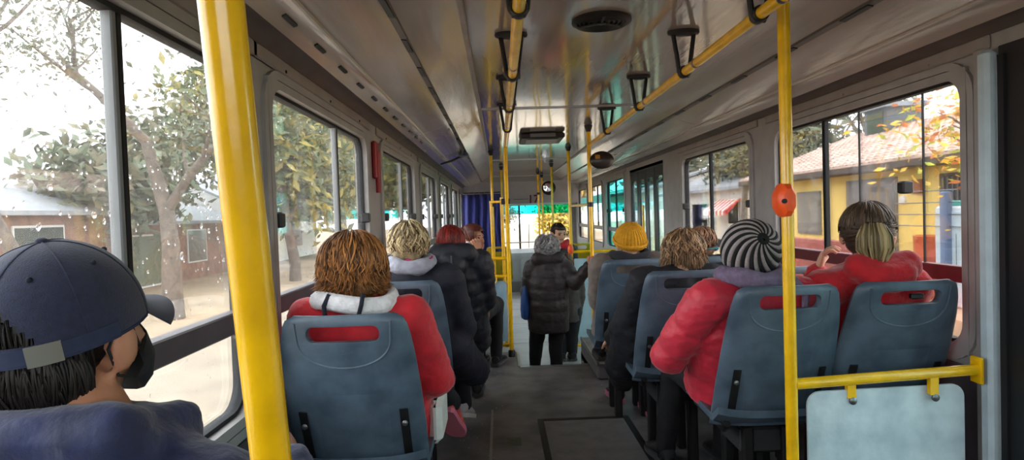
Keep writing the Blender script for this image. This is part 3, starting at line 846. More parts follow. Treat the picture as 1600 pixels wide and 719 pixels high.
    # oval maker's mark outline, moulded
    MB().tube([bk(0.022 * math.cos(a), vz(0.862 + 0.011 * math.sin(a)), -0.0005) for a in np.linspace(0, 2 * PI, 25)], 0.0016, 5).build('moulded_oval', M_SEAT, sh)
    for s_ in (-1, 1):
        m = MB()
        vv = np.linspace(0.44, 0.66, 7)
        vs_, fs = [], []
        for z in vv:
            for dx in (-0.013, 0.013):
                vs_.append(bk(s_ * 0.155 + dx, vz(float(z)), 0.006))
        for k in range(6):
            a = 2 * k; fs.append((a, a + 1, a + 3, a + 2))
        q = m.add(vs_, fs).build('bracket_slot', M_BLACK, root, False)
        md = q.modifiers.new('t', 'SOLIDIFY'); md.thickness = 0.004; md.offset = 0
        for z in (0.48, 0.61):
            p = bk(s_ * 0.155, vz(z), 0.009)
            MB().lathe([(0.009, 0), (0.009, -0.004), (0.004, -0.007)], p, 10, 'Y').build('bolt', M_BOLT, q)
    # seat pan
    vs_, fs = [], []
    ny = 14
    for lay in (0, 1):
        for j in range(ny + 1):
            t = j / ny
            y = 0.13 + 0.46 * t
            zz = 0.445 + 0.02 * t - 0.05 * max(0, (t - 0.86) / 0.14) ** 2 + 0.05 * max(0, (0.14 - t) / 0.14)
            hw = 0.215 * (1 - 0.25 * max(0, (t - 0.85) / 0.15) ** 2)
            for i in range(13):
                u = -1 + 2 * i / 12
                vs_.append((hw * u, y, zz + 0.022 * abs(u) ** 3 - lay * 0.028))
    n1 = 13; N = n1 * (ny + 1)
    for j in range(ny):
        for i in range(12):
            a = j * n1 + i
            fs.append((a, a + 1, a + n1 + 1, a + n1)); fs.append((N + a, N + a + n1, N + a + n1 + 1, N + a + 1))
    for j in range(ny):
        a = j * n1; fs.append((a, a + n1, N + a + n1, N + a)); a += 12; fs.append((a, N + a, N + a + n1, a + n1))
    for i in range(12):
        a = i; fs.append((a, N + a, N + a + 1, a + 1)); a = ny * n1 + i; fs.append((a, a + 1, N + a + 1, N + a))
    MB().add(vs_, fs).build('seat_pan', M_SEAT, root, True, 50)
    for s_ in (-1, 1):
        MB().tube([(s_ * 0.17, 0.52, 0.415), (s_ * 0.17, 0.2, 0.41), (s_ * 0.17, 0.165, 0.44)], 0.014, 10).build('side_rail', M_BLACK, root)
        MB().box((s_ * 0.075 - 0.02, 0.20, 0.0), (s_ * 0.075 + 0.02, 0.26, 0.41), 0, 0.006).build('leg', M_BLACK, root)
        MB().box((s_ * 0.075 - 0.02, 0.40, 0.0), (s_ * 0.075 + 0.02, 0.45, 0.41), 0, 0.006).build('leg', M_BLACK, root)
    MB().box((-0.10, 0.22, 0.30), (0.10, 0.44, 0.40), 0, 0.01).build('base_box', mat('base_dark', (44, 45, 48), 0.6), root)
    return root
seat0 = make_seat()
SEATS = [
    (-0.47, 1.78, 'blue grey plastic seat right behind the auburn haired woman, beside the slanting pole'),
    (-0.455, 2.66, 'blue grey plastic seat behind the blonde woman on the left'),
    (-0.43, 3.42, 'blue grey plastic seat behind the person with dark red hair'),
    (0.995, 2.07, 'blue grey plastic seat behind the striped beanie, crossed by the yellow pole'),
    (1.425, 2.08, 'blue grey plastic seat behind the ponytail, beside the right window'),
    (0.835, 2.70, 'blue grey plastic seat behind the wavy haired person in black'),
    (1.27, 2.70, 'blue grey plastic window seat hidden beyond the striped beanie'),
    (0.76, 3.42, 'blue grey plastic seat behind the mustard beanie'),
    (1.20, 3.42, 'dark blue plastic seat behind the head with the teal strap'),
    (-0.52, 0.55, 'blue grey plastic seat under the man in the navy cap'),
]
for k, (x, y, lb) in enumerate(SEATS):
    o = seat0 if k == 0 else copy_tree(seat0)
    o.location = (x, y, 0)
    tag(o, lb, 'seat', 'moulded blue grey passenger seats')
# yellow priority seats further ahead
def yellow_seat(label, x, y, z):
    t = copy_tree(seat0); t.name = 'priority_seat'
    t.location = (x, y, z)
    tag(t, label, 'seat', 'yellow priority seats')
    def rec(o):
        for c in o.children:
            if c.type == 'MESH' and c.data.materials and c.data.materials[0] == M_SEAT:
                c.material_slots[0].link = 'OBJECT'; c.material_slots[0].material = M_YSEAT
            rec(c)
    rec(t)
    return t
M_YSEAT = mat('yellow_seat_plastic', (204, 160, 16), 0.45, 0, 0.1, 10)
yellow_seat('yellow plastic seat behind the left yellow partition', -0.03, 9.4, -0.22)
yellow_seat('yellow plastic seat beyond the right yellow partition', 1.12, 8.6, -0.17)
# ------------------------------------------------------------------ people
M_EYE = mat('eye_dark', (30, 24, 22), 0.2)
M_LIP = mat('lip', (150, 84, 76), 0.5)
def skinmat(name, c): return mat(name, c, 0.5, 0, 0.06, 30, 0.05, 200, spec=0.35)
SK_TAN = skinmat('skin_tan', (186, 132, 104)); SK_LIGHT = skinmat('skin_light', (205, 156, 130)); SK_BROWN = skinmat('skin_brown', (160, 108, 82))
def frame(yaw, pitch=0.0, roll=0.0):
    q = Matrix.Rotation(math.radians(yaw), 3, 'Z') @ Matrix.Rotation(math.radians(pitch), 3, 'X') @ Matrix.Rotation(math.radians(roll), 3, 'Y')
    return q @ Vector((1, 0, 0)), q @ Vector((0, 1, 0)), q @ Vector((0, 0, 1))
def L(c, fr, x, y, z): return Vector(c) + fr[0] * x + fr[1] * y + fr[2] * z

def head_geo(mb, c, fr, s=1.0):
    """cranium, face, jaw, nose, ears, brow (union before remesh)"""
    mb.ell(L(c, fr, 0, -0.012 * s, 0.028 * s), (0.074 * s, 0.093 * s, 0.088 * s), 20, 14, 0, fr)
    mb.ell(L(c, fr, 0, 0.022 * s, -0.02 * s), (0.066 * s, 0.066 * s, 0.085 * s), 18, 12, 0, fr)
    mb.ell(L(c, fr, 0, 0.042 * s, -0.078 * s), (0.038 * s, 0.038 * s, 0.032 * s), 14, 10, 0, fr)
    mb.capsule(L(c, fr, 0, 0.086 * s, 0.012 * s), L(c, fr, 0, 0.102 * s, -0.026 * s), 0.010 * s, 0.015 * s, 10)
    mb.capsule(L(c, fr, -0.04 * s, 0.072 * s, 0.024 * s), L(c, fr, 0.04 * s, 0.072 * s, 0.024 * s), 0.014 * s, 0.014 * s, 8)
    mb.capsule(L(c, fr, -0.018 * s, 0.079 * s, -0.052 * s), L(c, fr, 0.018 * s, 0.079 * s, -0.052 * s), 0.011 * s, 0.011 * s, 8)
    for q in (-1, 1):
        e = frame_from(fr, q)
        mb.ell(L(c, fr, q * 0.083 * s, -0.012 * s, -0.020 * s), (0.013 * s, 0.022 * s, 0.036 * s), 12, 8, 0, e)
        mb.ell(L(c, fr, q * 0.048 * s, 0.05 * s, -0.022 * s), (0.022 * s, 0.022 * s, 0.024 * s), 10, 8, 0, fr)
def frame_from(fr, q):
    m = Matrix.Rotation(math.radians(-18 * q), 3, fr[2])
    return m @ fr[0], m @ fr[1], fr[2]
def head_detail(mb, c, fr, s=1.0):
    for q in (-1, 1):
        mb.ell(L(c, fr, q * 0.031 * s, 0.079 * s, 0.004 * s), (0.013 * s, 0.008 * s, 0.0085 * s), 10, 8, 1, fr)
        mb.capsule(L(c, fr, q * 0.018 * s, 0.089 * s, 0.026 * s), L(c, fr, q * 0.046 * s, 0.078 * s, 0.025 * s), 0.004 * s, 0.003 * s, 6, 1)
    mb.capsule(L(c, fr, -0.02 * s, 0.086 * s, -0.051 * s), L(c, fr, 0.02 * s, 0.086 * s, -0.051 * s), 0.0055 * s, 0.0055 * s, 8, 2)

def hand_geo(mb, wrist, d, nrm, side, s=1.0, curl=35):
    """d: towards the fingers, nrm: the way the palm faces, side: +1 thumb on cross(d, nrm)"""
    d = Vector(d).normalized(); nrm = Vector(nrm); nrm = (nrm - d * nrm.dot(d)).normalized()
    w = d.cross(nrm).normalized() * side
    P = Vector(wrist)
    rings = []
    for (t, a, b) in ((-0.015, 0.022, 0.018), (0.0, 0.026, 0.018), (0.03, 0.036, 0.017), (0.07, 0.041, 0.015), (0.09, 0.038, 0.012), (0.098, 0.03, 0.007)):
        rings.append([P + d * (t * s) + w * (a * s * math.cos(2 * PI * k / 12)) + nrm * (b * s * math.sin(2 * PI * k / 12)) for k in range(12)])
    mb.rings(rings)
    for i, (off, ln) in enumerate(((0.029, 0.070), (0.010, 0.079), (-0.010, 0.073), (-0.028, 0.058))):
        base = P + d * (0.082 * s) + w * (off * s)
        d0 = (d + w * (off * 2.2)).normalized(); pts = [base]; ax = d0.cross(nrm).normalized(); ang = 0.0
        for k, fr_ in enumerate((0.45, 0.32, 0.23)):
            ang += math.radians(curl) * (0.6 if k == 0 else 1.0) + 0.04 * i
            pts.append(pts[-1] + (Quaternion(ax, ang) @ d0) * (ln * s * fr_))
        mb.tube(pts, [0.0092 * s, 0.0086 * s, 0.0078 * s, 0.0058 * s], 8)
        mb.ell(pts[-1], (0.0058 * s,) * 3, 8, 6)
    b = P + d * (0.028 * s) + w * (0.028 * s)
    dd = (d * 0.65 + w * 0.75 + nrm * 0.25).normalized()
    p1 = b + dd * (0.038 * s); p2 = p1 + (dd * 0.6 + d * 0.5 + nrm * 0.25).normalized() * (0.030 * s)
    mb.tube([b, p1, p2], [0.013 * s, 0.010 * s, 0.007 * s], 8); mb.ell(p2, (0.007 * s,) * 3, 8, 6)

def seg_dist(P, a, b):
    a = np.array(a, np.float32); b = np.array(b, np.float32); d = b - a
    t = np.clip(((P - a) @ d) / max(float(d @ d), 1e-9), 0, 1)
    return np.linalg.norm(P - (a + t[:, None] * d), axis=1), t
def noisev(co, sc, seed=0.0):
    return np.array([noise.noise((float(p[0]) * sc + seed, float(p[1]) * sc, float(p[2]) * sc)) for p in co], np.float32)

def loft_ellipse(mb, rows, X, n=22):
    """rows: (centre, halfwidth along X, halfdepth, up direction)"""
    rings = []
    for (c, a, b, u) in rows:
        Y = Vector(u).cross(X).normalized()
        Xp = Y.cross(Vector(u)).normalized()
        rings.append([Vector(c) + Xp * (a * math.cos(2 * PI * k / n)) + Y * (b * math.sin(2 * PI * k / n)) for k in range(n)])
    mb.rings(rings)

def shoe(parent, ankle, toe, m_up, m_sole):
    a, t = Vector(ankle), Vector(toe)
    d = t - a; d.z = 0 if abs(d.z) < 0.06 else d.z
    Lg = 0.27; d = d.normalized()
    up = Vector((0, 0, 1)); up = (up - d * up.dot(d)).normalized(); x = d.cross(up)
    heel = a - d * 0.06 - up * 0.075
    rings = []; sol = []
    for (tt, hw, h) in ((0.0, 0.020, 0.05), (0.03, 0.032, 0.085), (0.2, 0.036, 0.105), (0.34, 0.036, 0.10), (0.5, 0.040, 0.072), (0.7, 0.046, 0.055), (0.87, 0.042, 0.045), (0.97, 0.028, 0.034), (1.0, 0.012, 0.024)):
        c = heel + d * (tt * Lg)
        r = []
        for k in range(12):
            an = 2 * PI * k / 12
            r.append(c + x * (hw * math.cos(an)) + up * (0.018 + (h - 0.018) * (0.5 + 0.5 * math.sin(an))))
        rings.append(r)
        sol.append([c + x * ((hw + 0.004) * q) + up * e for q, e in ((-1, 0.0), (1, 0.0), (1.02, 0.022), (-1.02, 0.022))])
    o = MB().rings(rings).build('shoe', m_up, parent)
    MB().rings(sol).build('sole', m_sole, o, True, 30)
    return o

def person(label, P, group=None):
    """builds a clothed figure from joints; returns the root"""
    root = thing('person', label, 'person', group, (0, 0, 0))
    by = P.get('byaw', 0)
    bf = frame(by)
    pel, ch, hd = Vector(P['pel']), Vector(P['ch']), Vector(P['hd'])
    hs = P.get('hs', 1.0); g = P.get('girth', 1.0); sw = P.get('sw', 0.175)
    hf = frame(P.get('hyaw', by), P.get('hpitch', 0), P.get('hroll', 0))
    up = (ch - pel).normalized()
    sh = [ch - bf[0] * sw - up * 0.02, ch + bf[0] * sw - up * 0.02]
    if 'sh' in P: sh = [Vector(q) for q in P['sh']]
    skin = P.get('skin', SK_TAN)
    vox = P.get('vox', 0.012)
    neck = ch + up * 0.05
    # --- body under the clothes, one continuous surface
    b = MB()
    head_geo(b, hd, hf, hs)
    b.capsule(ch + up * 0.01, L(hd, hf, 0, -0.018 * hs, -0.055 * hs), 0.060, 0.052 * hs, 14)
    loft_ellipse(b, [(pel - up * 0.05, 0.10, 0.08, up), (pel, 0.135, 0.10, up), (pel.lerp(ch, 0.35), 0.12, 0.09, up), (pel.lerp(ch, 0.7), 0.135, 0.10, up), (pel.lerp(ch, 0.92), 0.13, 0.08, up), (ch, 0.07, 0.055, up)], bf[0])
    for k in (0, 1):
        el, wr = Vector(P['arms'][k][0]), Vector(P['arms'][k][1])
        b.capsule(ch - up * 0.02, sh[k], 0.045, 0.045, 12)
        b.capsule(sh[k], el, 0.042, 0.034, 12); b.capsule(el, wr, 0.034, 0.024, 12)
        if P.get('legs'):
            lg = P['legs'][k]
            hp = pel + bf[0] * (0.085 * (-1 if k == 0 else 1))
            b.capsule(hp, lg[0], 0.065, 0.046, 12); b.capsule(lg[0], lg[1], 0.045, 0.03, 12)
            an_, to_ = Vector(lg[1]), Vector(lg[2]); b.capsule(an_ - Vector((0, 0, 0.02)), an_.lerp(to_, 0.45) - Vector((0, 0, 0.036)), 0.024, 0.014, 10)
    co, no, fs = remeshed(b, P.get('bvox', 0.009), 3, 0.5)
    bm_ = MB().add(co.tolist(), fs)
    for k in (0, 1):
        el, wr = Vector(P['arms'][k][0]), Vector(P['arms'][k][1])
        d = P.get('hand_d', [None, None])[k] or (wr - el)
        nrm = P.get('hand_n', [None, None])[k] or (Vector((0, 0, -1)) + bf[0] * (0.5 if k == 0 else -0.5))
        hand_geo(bm_, wr, d, nrm, 1 if k == 0 else -1, hs, P.get('curl', 35))
    head_detail(bm_, hd, hf, hs)
    bm_.build('body', [skin, M_EYE, M_LIP], root, True, 180)
    # --- jacket
    j = MB()
    hem = P.get('hem', 0.06)
    dirn = Vector(P['hemdir']).normalized() if 'hemdir' in P else -up
    dep = P.get('depth', 1.0)
    rows = []
    if hem > 0: rows.append((pel + dirn * hem, 0.185 * g, 0.145 * g * dep, up))
    rows += [(pel, 0.19 * g, 0.15 * g * dep, up), (pel.lerp(ch, 0.3), 0.182 * g, 0.145 * g * dep, up), (pel.lerp(ch, 0.62), 0.19 * g, 0.142 * g * dep, up),
             (pel.lerp(ch, 0.85), 0.178 * g, 0.12 * g, up), (ch - up * 0.005, 0.135 * g, 0.092 * g, up), (ch + up * 0.035, 0.082, 0.075, up), (ch + up * 0.06, 0.068, 0.068, up)]
    loft_ellipse(j, rows, bf[0])
    ar = P.get('arm_r', 0.062)
    bones = [(pel + dirn * hem, ch)]
    for k in (0, 1):
        el, wr = Vector(P['arms'][k][0]), Vector(P['arms'][k][1])
        j.capsule(ch - up * 0.035, sh[k], ar * 1.15, ar * 1.1, 14)
        j.capsule(sh[k], el, ar * 1.12, ar, 14); j.capsule(el, wr, ar, ar * 0.72, 14)
        bones += [(sh[k], el), (el, wr)]
    for (c, r, e) in P.get('jacket_extra', []):
        j.ell(c, r, 16, 10)
    for (a_, b_, ra, rb) in P.get('jacket_caps', []): j.capsule(a_, b_, ra, rb, 16)
    co, no, fs = remeshed(j, vox, 5, 0.5)
    disp = 0.007 * noisev(co, 13, P.get('seed', 1)) + 0.004 * noisev(co * np.array([1, 1, 2.2], np.float32), 28, 5 + P.get('seed', 1))
    if P.get('puff'):
        ds, ts = [], []
        for q, (a_, b_) in enumerate(bones):
            d_, t_ = seg_dist(co, a_, b_)
            ds.append(d_ - (0.11 if q == 0 else 0.0)); ts.append(t_ * (Vector(b_) - Vector(a_)).length)
        ds = np.array(ds); ts = np.array(ts)
        idx = np.argmin(ds, 0); s_ = ts[idx, np.arange(len(co))]
        disp += P['puff'][1] * (np.abs(np.sin(PI * s_ / P['puff'][0])) ** 0.6 - 0.6)
    co = co + no * disp[:, None]
    MB().add(co.tolist(), fs).build('jacket', P['jacket'], root, True, 180)
    # --- trousers and shoes
    if P.get('legs'):
        t = MB()
        for k in (0, 1):
            lg = P['legs'][k]
            hp = pel + bf[0] * (0.085 * (-1 if k == 0 else 1))
            kn, an = Vector(lg[0]), Vector(lg[1])
            t.capsule(pel, hp, 0.10, 0.095, 14)
            t.capsule(hp, kn, 0.092, 0.068, 14); t.capsule(kn, an, 0.066, 0.050, 14)
        co, no, fs = remeshed(t, vox, 4, 0.5)
        co = co + no * (0.006 * noisev(co, 14, 9))[:, None]
        MB().add(co.tolist(), fs).build('trousers', P['trousers'], root, True, 180)
        for k in (0, 1):
            lg = P['legs'][k]
            shoe(root, lg[1], lg[2], P.get('shoe', M_SHOEB), P.get('sole', M_SOLEB))
    return root, hf, hd
M_SHOEB = mat('black_shoe', (24, 24, 26), 0.55)
M_SOLEB = mat('grey_sole', (70, 70, 72), 0.7)

# --- hair
def strands(mb, c, fr, R, n, seed, az=(40, 320), th0=(2, 60), thend=100, hang=0.0, flare=0.0, wave=0.0, wid=0.004, crown=(0, -0.25), lift=1.0, jit=0.05, curl=0.0):
    """locks that run over an ellipsoid R about c from the crown; az measured from the face direction"""
    rnd = random.Random(seed)
    tone = []
    for k in range(n):
        a = math.radians(rnd.uniform(*az)); t0 = math.radians(rnd.uniform(*th0))
        te = math.radians(thend * rnd.uniform(0.86, 1.06))
        if te < t0 + 0.15: te = t0 + 0.15
        ph = rnd.uniform(0, 6.28); dr = rnd.uniform(-0.25, 0.25)
        lf = lift * (1 + rnd.uniform(-jit, jit)); hh = hang * rnd.uniform(0.6, 1.1)
        pts = []
        m = 7
        for i in range(m + 1):
            t = i / m
            th = t0 + (te - t0) * t
            aa = a + dr * t + wave * math.sin(ph + t * 7)
            rr = lf * (1 + wave * 0.35 * math.sin(ph * 1.7 + t * 9) + curl * t * t)
            s_ = math.sin(th)
            pts.append(Vector((R[0] * rr * s_ * math.sin(aa), R[1] * rr * s_ * math.cos(aa) + crown[1] * R[1] * math.cos(th) * 0.6, R[2] * rr * math.cos(th))))
        if hh > 0:
            last = pts[-1]; out = Vector((last.x, last.y, 0)).normalized()
            for i in range(1, 5):
                t = i / 4
                pts.append(last + Vector((0, 0, -hh * t)) + out * (flare * t * t + wave * 0.03 * math.sin(ph + 6 * t)))
        w = wid * rnd.uniform(0.7, 1.4)
        rad = [w * (0.6 + 0.4 * min(1, i / 2)) * (1 - 0.8 * (i / (len(pts) - 1)) ** 3) for i in range(len(pts))]
        P3 = [L(c, fr, p.x, p.y, p.z) for p in pts]
        nv0 = len(mb.v)
        mb.tube(P3, rad, 5, 0, 0.6)
        tv = rnd.random()
        tone += [tv] * (len(mb.v) - nv0)
    return tone
def hair(root, c, fr, style, m, vox=0.008):
    """style: dict with shell ellipsoids (offset, radii) and strand sets"""
    b = MB()
    for (o, r) in style['shell']: b.ell(L(c, fr, *o), r, 20, 14, 0, fr)
    co, no, fs = remeshed(b, vox, 3, 0.5)
    co = co + no * (style.get('rough', 0.004) * noisev(co, 26, 3))[:, None]
    # keep the face clear
    rel = co - np.array(c, np.float32)
    y = rel @ np.array(fr[1], np.float32); z = rel @ np.array(fr[2], np.float32); x = rel @ np.array(fr[0], np.float32)
    fl, fz = style.get('face', (0.045, 0.065))
    hide = (y > fl) & (z < fz)
    out = MB()
    keep = [f for f in fs if not all(hide[i] for i in f)]
    out.add(co.tolist(), keep)
    tone = [float(0.18 + 0.3 * (noise.noise((p[0] * 50, p[1] * 50, p[2] * 12)) + 0.5) * 0.6) for p in co]
    for q in style['strands']:
        q = dict(q); ctr = q.pop('at', (0, 0, 0))
        tone += strands(out, L(c, fr, *ctr), fr, **q)
    out.tone = tone
    return out.build('hair', m, root, True, 180)

# --- P1 man in the navy cap
M_NAVY = mat('navy_jacket', (18, 30, 72), 0.7, 0, 0.25, 22, 0.35, 26, sheen=0.25)
M_CAP = mat('navy_cap_cotton', (33, 39, 64), 0.9, 0, 0.15, 120, 0.25, 500, sheen=0.2)
hdp = (-0.610, 0.86, 1.108)
r1, hf, hd = person('man in a navy baseball cap and navy jacket beside the slanting pole', dict(
    pel=(-0.50, 0.90, 0.50), ch=(-0.535, 0.81, 0.94), hd=hdp, hyaw=-4, hs=1.06, sw=0.19, girth=0.96, skin=SK_TAN, jacket=M_NAVY, trousers=mat('dark_jeans', (34, 40, 58), 0.8, 0, 0.2, 30), vox=0.010, bvox=0.008,
    sh=[(-0.625, 0.80, 0.87), (-0.385, 0.81, 0.88)],
    arms=[((-0.635, 0.95, 0.64), (-0.55, 1.2, 0.62)), ((-0.345, 0.99, 0.66), (-0.44, 1.22, 0.755))], hand_n=[None, Vector((-1, 0.2, -0.3))],
    legs=[((-0.62, 1.22, 0.52), (-0.62, 1.28, 0.085), (-0.62, 1.5, 0.06)), ((-0.42, 1.22, 0.52), (-0.42, 1.28, 0.085), (-0.42, 1.5, 0.06))], hem=0.05, arm_r=0.066,
    jacket_caps=[((-0.63, 0.76, 0.985), (-0.49, 0.765, 0.985), 0.045, 0.045), ((-0.52, 0.775, 0.98), (-0.47, 0.88, 0.965), 0.042, 0.035)], seed=2))
hair(r1, hd, hf, dict(shell=[((0, -0.022, 0.02), (0.086, 0.094, 0.092)), ((0, -0.05, -0.05), (0.070, 0.052, 0.066))], face=(-0.022, 0.2), rough=0.003,
     strands=[dict(R=(0.086, 0.092, 0.105), n=520, seed=5, az=(118, 242), th0=(70, 105), thend=140, wid=0.0022, at=(0, -0.022, 0.005)), dict(R=(0.074, 0.058, 0.072), n=420, seed=6, az=(95, 265), th0=(25, 100), thend=140, wid=0.0022, at=(0, -0.05, -0.05))]), hairmat('black_hair', (14, 12, 12), (40, 34, 32)))
# cap: six sewn panels with an arched opening at the back, strap, button, brim
capm = MB()
CR = (0.099, 0.116, 0.120)
cc = L(hd, hf, 0, -0.010, 0.008)
cq = Matrix.Rotation(math.radians(13), 3, hf[0])
cf = (hf[0], cq @ hf[1], cq @ hf[2])
def cap_pt(az, th, k=1.0):
    seam = 1 - 0.012 * (1 - min(1, abs(math.sin(3 * az)) * 5)) * math.sin(th)
    return L(cc, cf, CR[0] * k * seam * math.sin(th) * math.sin(az), CR[1] * k * seam * math.sin(th) * math.cos(az), CR[2] * k * math.cos(th) * (1 if th < PI / 2 else 0.8))
na, nt_ = 84, 22
thm = math.radians(95)
def in_open(az, th):
    d = abs(((az - PI + PI) % (2 * PI)) - PI)
    return d < 0.52 and th > math.radians(58) + (d / 0.52) ** 2 * math.radians(24) and th < math.radians(84)
for lay, k in ((0, 1.0), (1, 0.975)):
    vs_ = [cap_pt(2 * PI * i / na, max(0.02, thm * j / nt_), k) for j in range(nt_ + 1) for i in range(na)]
    fs = []
    for jj in range(nt_):
        for i in range(na):
            if in_open(2 * PI * (i + 0.5) / na, thm * (jj + 0.5) / nt_): continue
            a, b = jj * na + i, jj * na + (i + 1) % na
            fs.append((a, a + na, b + na, b) if lay == 0 else (a, b, b + na, a + na))
    capm.add(vs_, fs)
cap = capm.build('cap', M_CAP, r1, True, 60)
MB().tube([cap_pt(2 * PI * i / 48, thm * 0.985, 1.004) for i in range(49)], 0.0022, 6, cap=False).build('edge_stitching', mat('cap_piping', (34, 42, 72), 0.9), cap)
MB().ell(cap_pt(0, 0.02, 1.0), (0.0085, 0.0085, 0.006), 12, 8).build('button', M_CAP, cap)
# seams as slight ridges, eyelets
for k in range(6):
    az = PI / 6 + k * PI / 3 + PI / 6
    lim = 60 if abs(az - PI) < 0.3 else 96
    MB().tube([cap_pt(az, math.radians(t), 1.002) for t in np.linspace(3, lim, 14)], 0.0013, 5).build('seam', M_CAP, cap)
    p = cap_pt(az + PI / 6, math.radians(42), 1.002)
    MB().ell(p, (0.004, 0.004, 0.004), 8, 6).build('eyelet', mat('eyelet_dark', (22, 28, 50), 0.8), cap)
vs_, fs = [], []
for lay in (0, 1):
    for j in range(9):
        for i in range(25):
            az = math.radians(-62 + 124 * i / 24); t = j / 8
            d = 0.078 * math.cos(az * 0.9) ** 0.8 * t
            p = cap_pt(az, math.radians(90), 0.99)
            q = p + cf[1] * d + cf[2] * (-0.026 * t * (1.0) - 0.020 * (math.sin(az) ** 2) * t - lay * 0.004)
            vs_.append(q)
for lay in (0, 1):
    for j in range(8):
        for i in range(24):
            a = lay * 225 + j * 25 + i; fs.append((a, a + 1, a + 26, a + 25) if lay == 0 else (a, a + 25, a + 26, a + 1))
for i in range(24):
    a = 200 + i; fs.append((a, a + 1, a + 226, a + 225))
MB().add(vs_, fs).build('brim', M_CAP, cap, True, 60)
vs_, fs = [], []
for i in range(31):
    az = PI + math.radians(-80 + 160 * i / 30)
    for th, k in ((83.5, 1.0), (83.5, 1.022), (95, 1.022), (95, 1.0)):
        vs_.append(cap_pt(az, math.radians(th), k))
for i in range(30):
    for q in range(4):
        a, b = i * 4 + q, i * 4 + (q + 1) % 4
        fs.append((a, b, b + 4, a + 4))
strap = MB().add(vs_, fs).build('adjuster_strap', mat('strap_navy', (38, 48, 76), 0.85, 0, 0.1, 60), cap, True, 40)
vs_, fs = [], []
for i in range(7):
    az = PI - math.radians(24 + 20 * i / 6)
    for th, k in ((82.5, 1.0), (82.5, 1.036), (96, 1.036), (96, 1.0)): vs_.append(cap_pt(az, math.radians(th), k))
for i in range(6):
    for q in range(4):
        a, b = i * 4 + q, i * 4 + (q + 1) % 4; fs.append((a, b, b + 4, a + 4))
fs += [(0, 1, 2, 3), (24, 27, 26, 25)]
MB().add(vs_, fs).build('strap_buckle', mat('buckle_grey', (126, 126, 118), 0.45, 0.3), cap, True, 40)
# black face mask and its ear loop
mk = MB()
rings = []
for (az, hgt) in ((-40, 0.05), (0, 0.052), (30, 0.05), (50, 0.042), (64, 0.03), (74, 0.018)):
    rings.append([L(hd, hf, 0.082 * math.sin(math.radians(az)), 0.088 * math.cos(math.radians(az)) + 0.010, -0.058 + hgt * q) + (hf[0] * math.sin(math.radians(az)) + hf[1] * math.cos(math.radians(az))) * e for q, e in ((-1, 0.0), (-0.6, 0.012), (0.2, 0.016), (1, 0.006), (1, 0.0), (0, 0.006), (-1, -0.004))])
mk.rings(rings)
mko = mk.build('face_mask', mat('mask_black', (26, 28, 32), 0.8), r1, True, 60)
MB().tube([L(hd, hf, 0.083, 0.03, -0.03), L(hd, hf, 0.090, 0.005, 0.005), L(hd, hf, 0.092, -0.022, 0.012), L(hd, hf, 0.088, -0.040, -0.02), L(hd, hf, 0.080, -0.012, -0.062), L(hd, hf, 0.074, 0.03, -0.075)], 0.0022, 6).build('ear_loop', MATS['mask_black'], mko)

# --- P2 auburn woman in red
M_REDJ = mat('red_jacket', (196, 22, 38), 0.72, 0, 0.14, 16, 0.3, 22, sheen=0.2)
M_BLK = mat('black_trousers', (20, 20, 26), 0.85, 0, 0.2, 25, 0.2, 40)
r2, hf, hd = person('woman with tousled auburn hair in a red jacket on the left', dict(
    pel=(-0.45, 2.21, 0.50), ch=(-0.475, 2.0, 0.945), hd=(-0.488, 2.02, 1.088), hyaw=8, hpitch=-6, hs=1.0, girth=1.08, sw=0.165, skin=SK_LIGHT, jacket=M_REDJ, trousers=M_BLK, vox=0.010,
    arms=[((-0.635, 2.1, 0.68), (-0.55, 2.33, 0.58)), ((-0.235, 2.10, 0.69), (-0.33, 2.33, 0.60))],
    legs=[((-0.50, 2.52, 0.52), (-0.50, 2.56, 0.085), (-0.50, 2.80, 0.06)), ((-0.33, 2.50, 0.60), (-0.245, 2.70, 0.42), (-0.215, 2.86, 0.27))], shoe=mat('pink_trainer', (214, 62, 92), 0.6, 0, 0.4, 14, col2=(236, 110, 84)), sole=mat('pale_sole', (214, 120, 140), 0.6), hem=0.03, seed=3, arm_r=0.066))
ha = hairmat('auburn_hair', (58, 32, 18), (196, 132, 70))
hair(r2, hd, hf, dict(shell=[((0, -0.02, 0.015), (0.098, 0.104, 0.100)), ((0, -0.05, -0.05), (0.096, 0.066, 0.062)), ((-0.06, -0.005, -0.05), (0.042, 0.06, 0.056)), ((0.06, -0.005, -0.05), (0.042, 0.06, 0.056))], rough=0.010,
     strands=[dict(R=(0.108, 0.116, 0.108), n=900, seed=8, az=(48, 312), th0=(4, 70), thend=112, hang=0.035, flare=0.014, wave=0.05, wid=0.0026, at=(0, -0.018, 0.012), jit=0.06),
              dict(R=(0.110, 0.112, 0.100), n=420, seed=9, az=(60, 300), th0=(60, 105), thend=128, hang=0.02, flare=0.026, wave=0.09, wid=0.0028, at=(0, -0.018, -0.005), jit=0.07)]), ha)
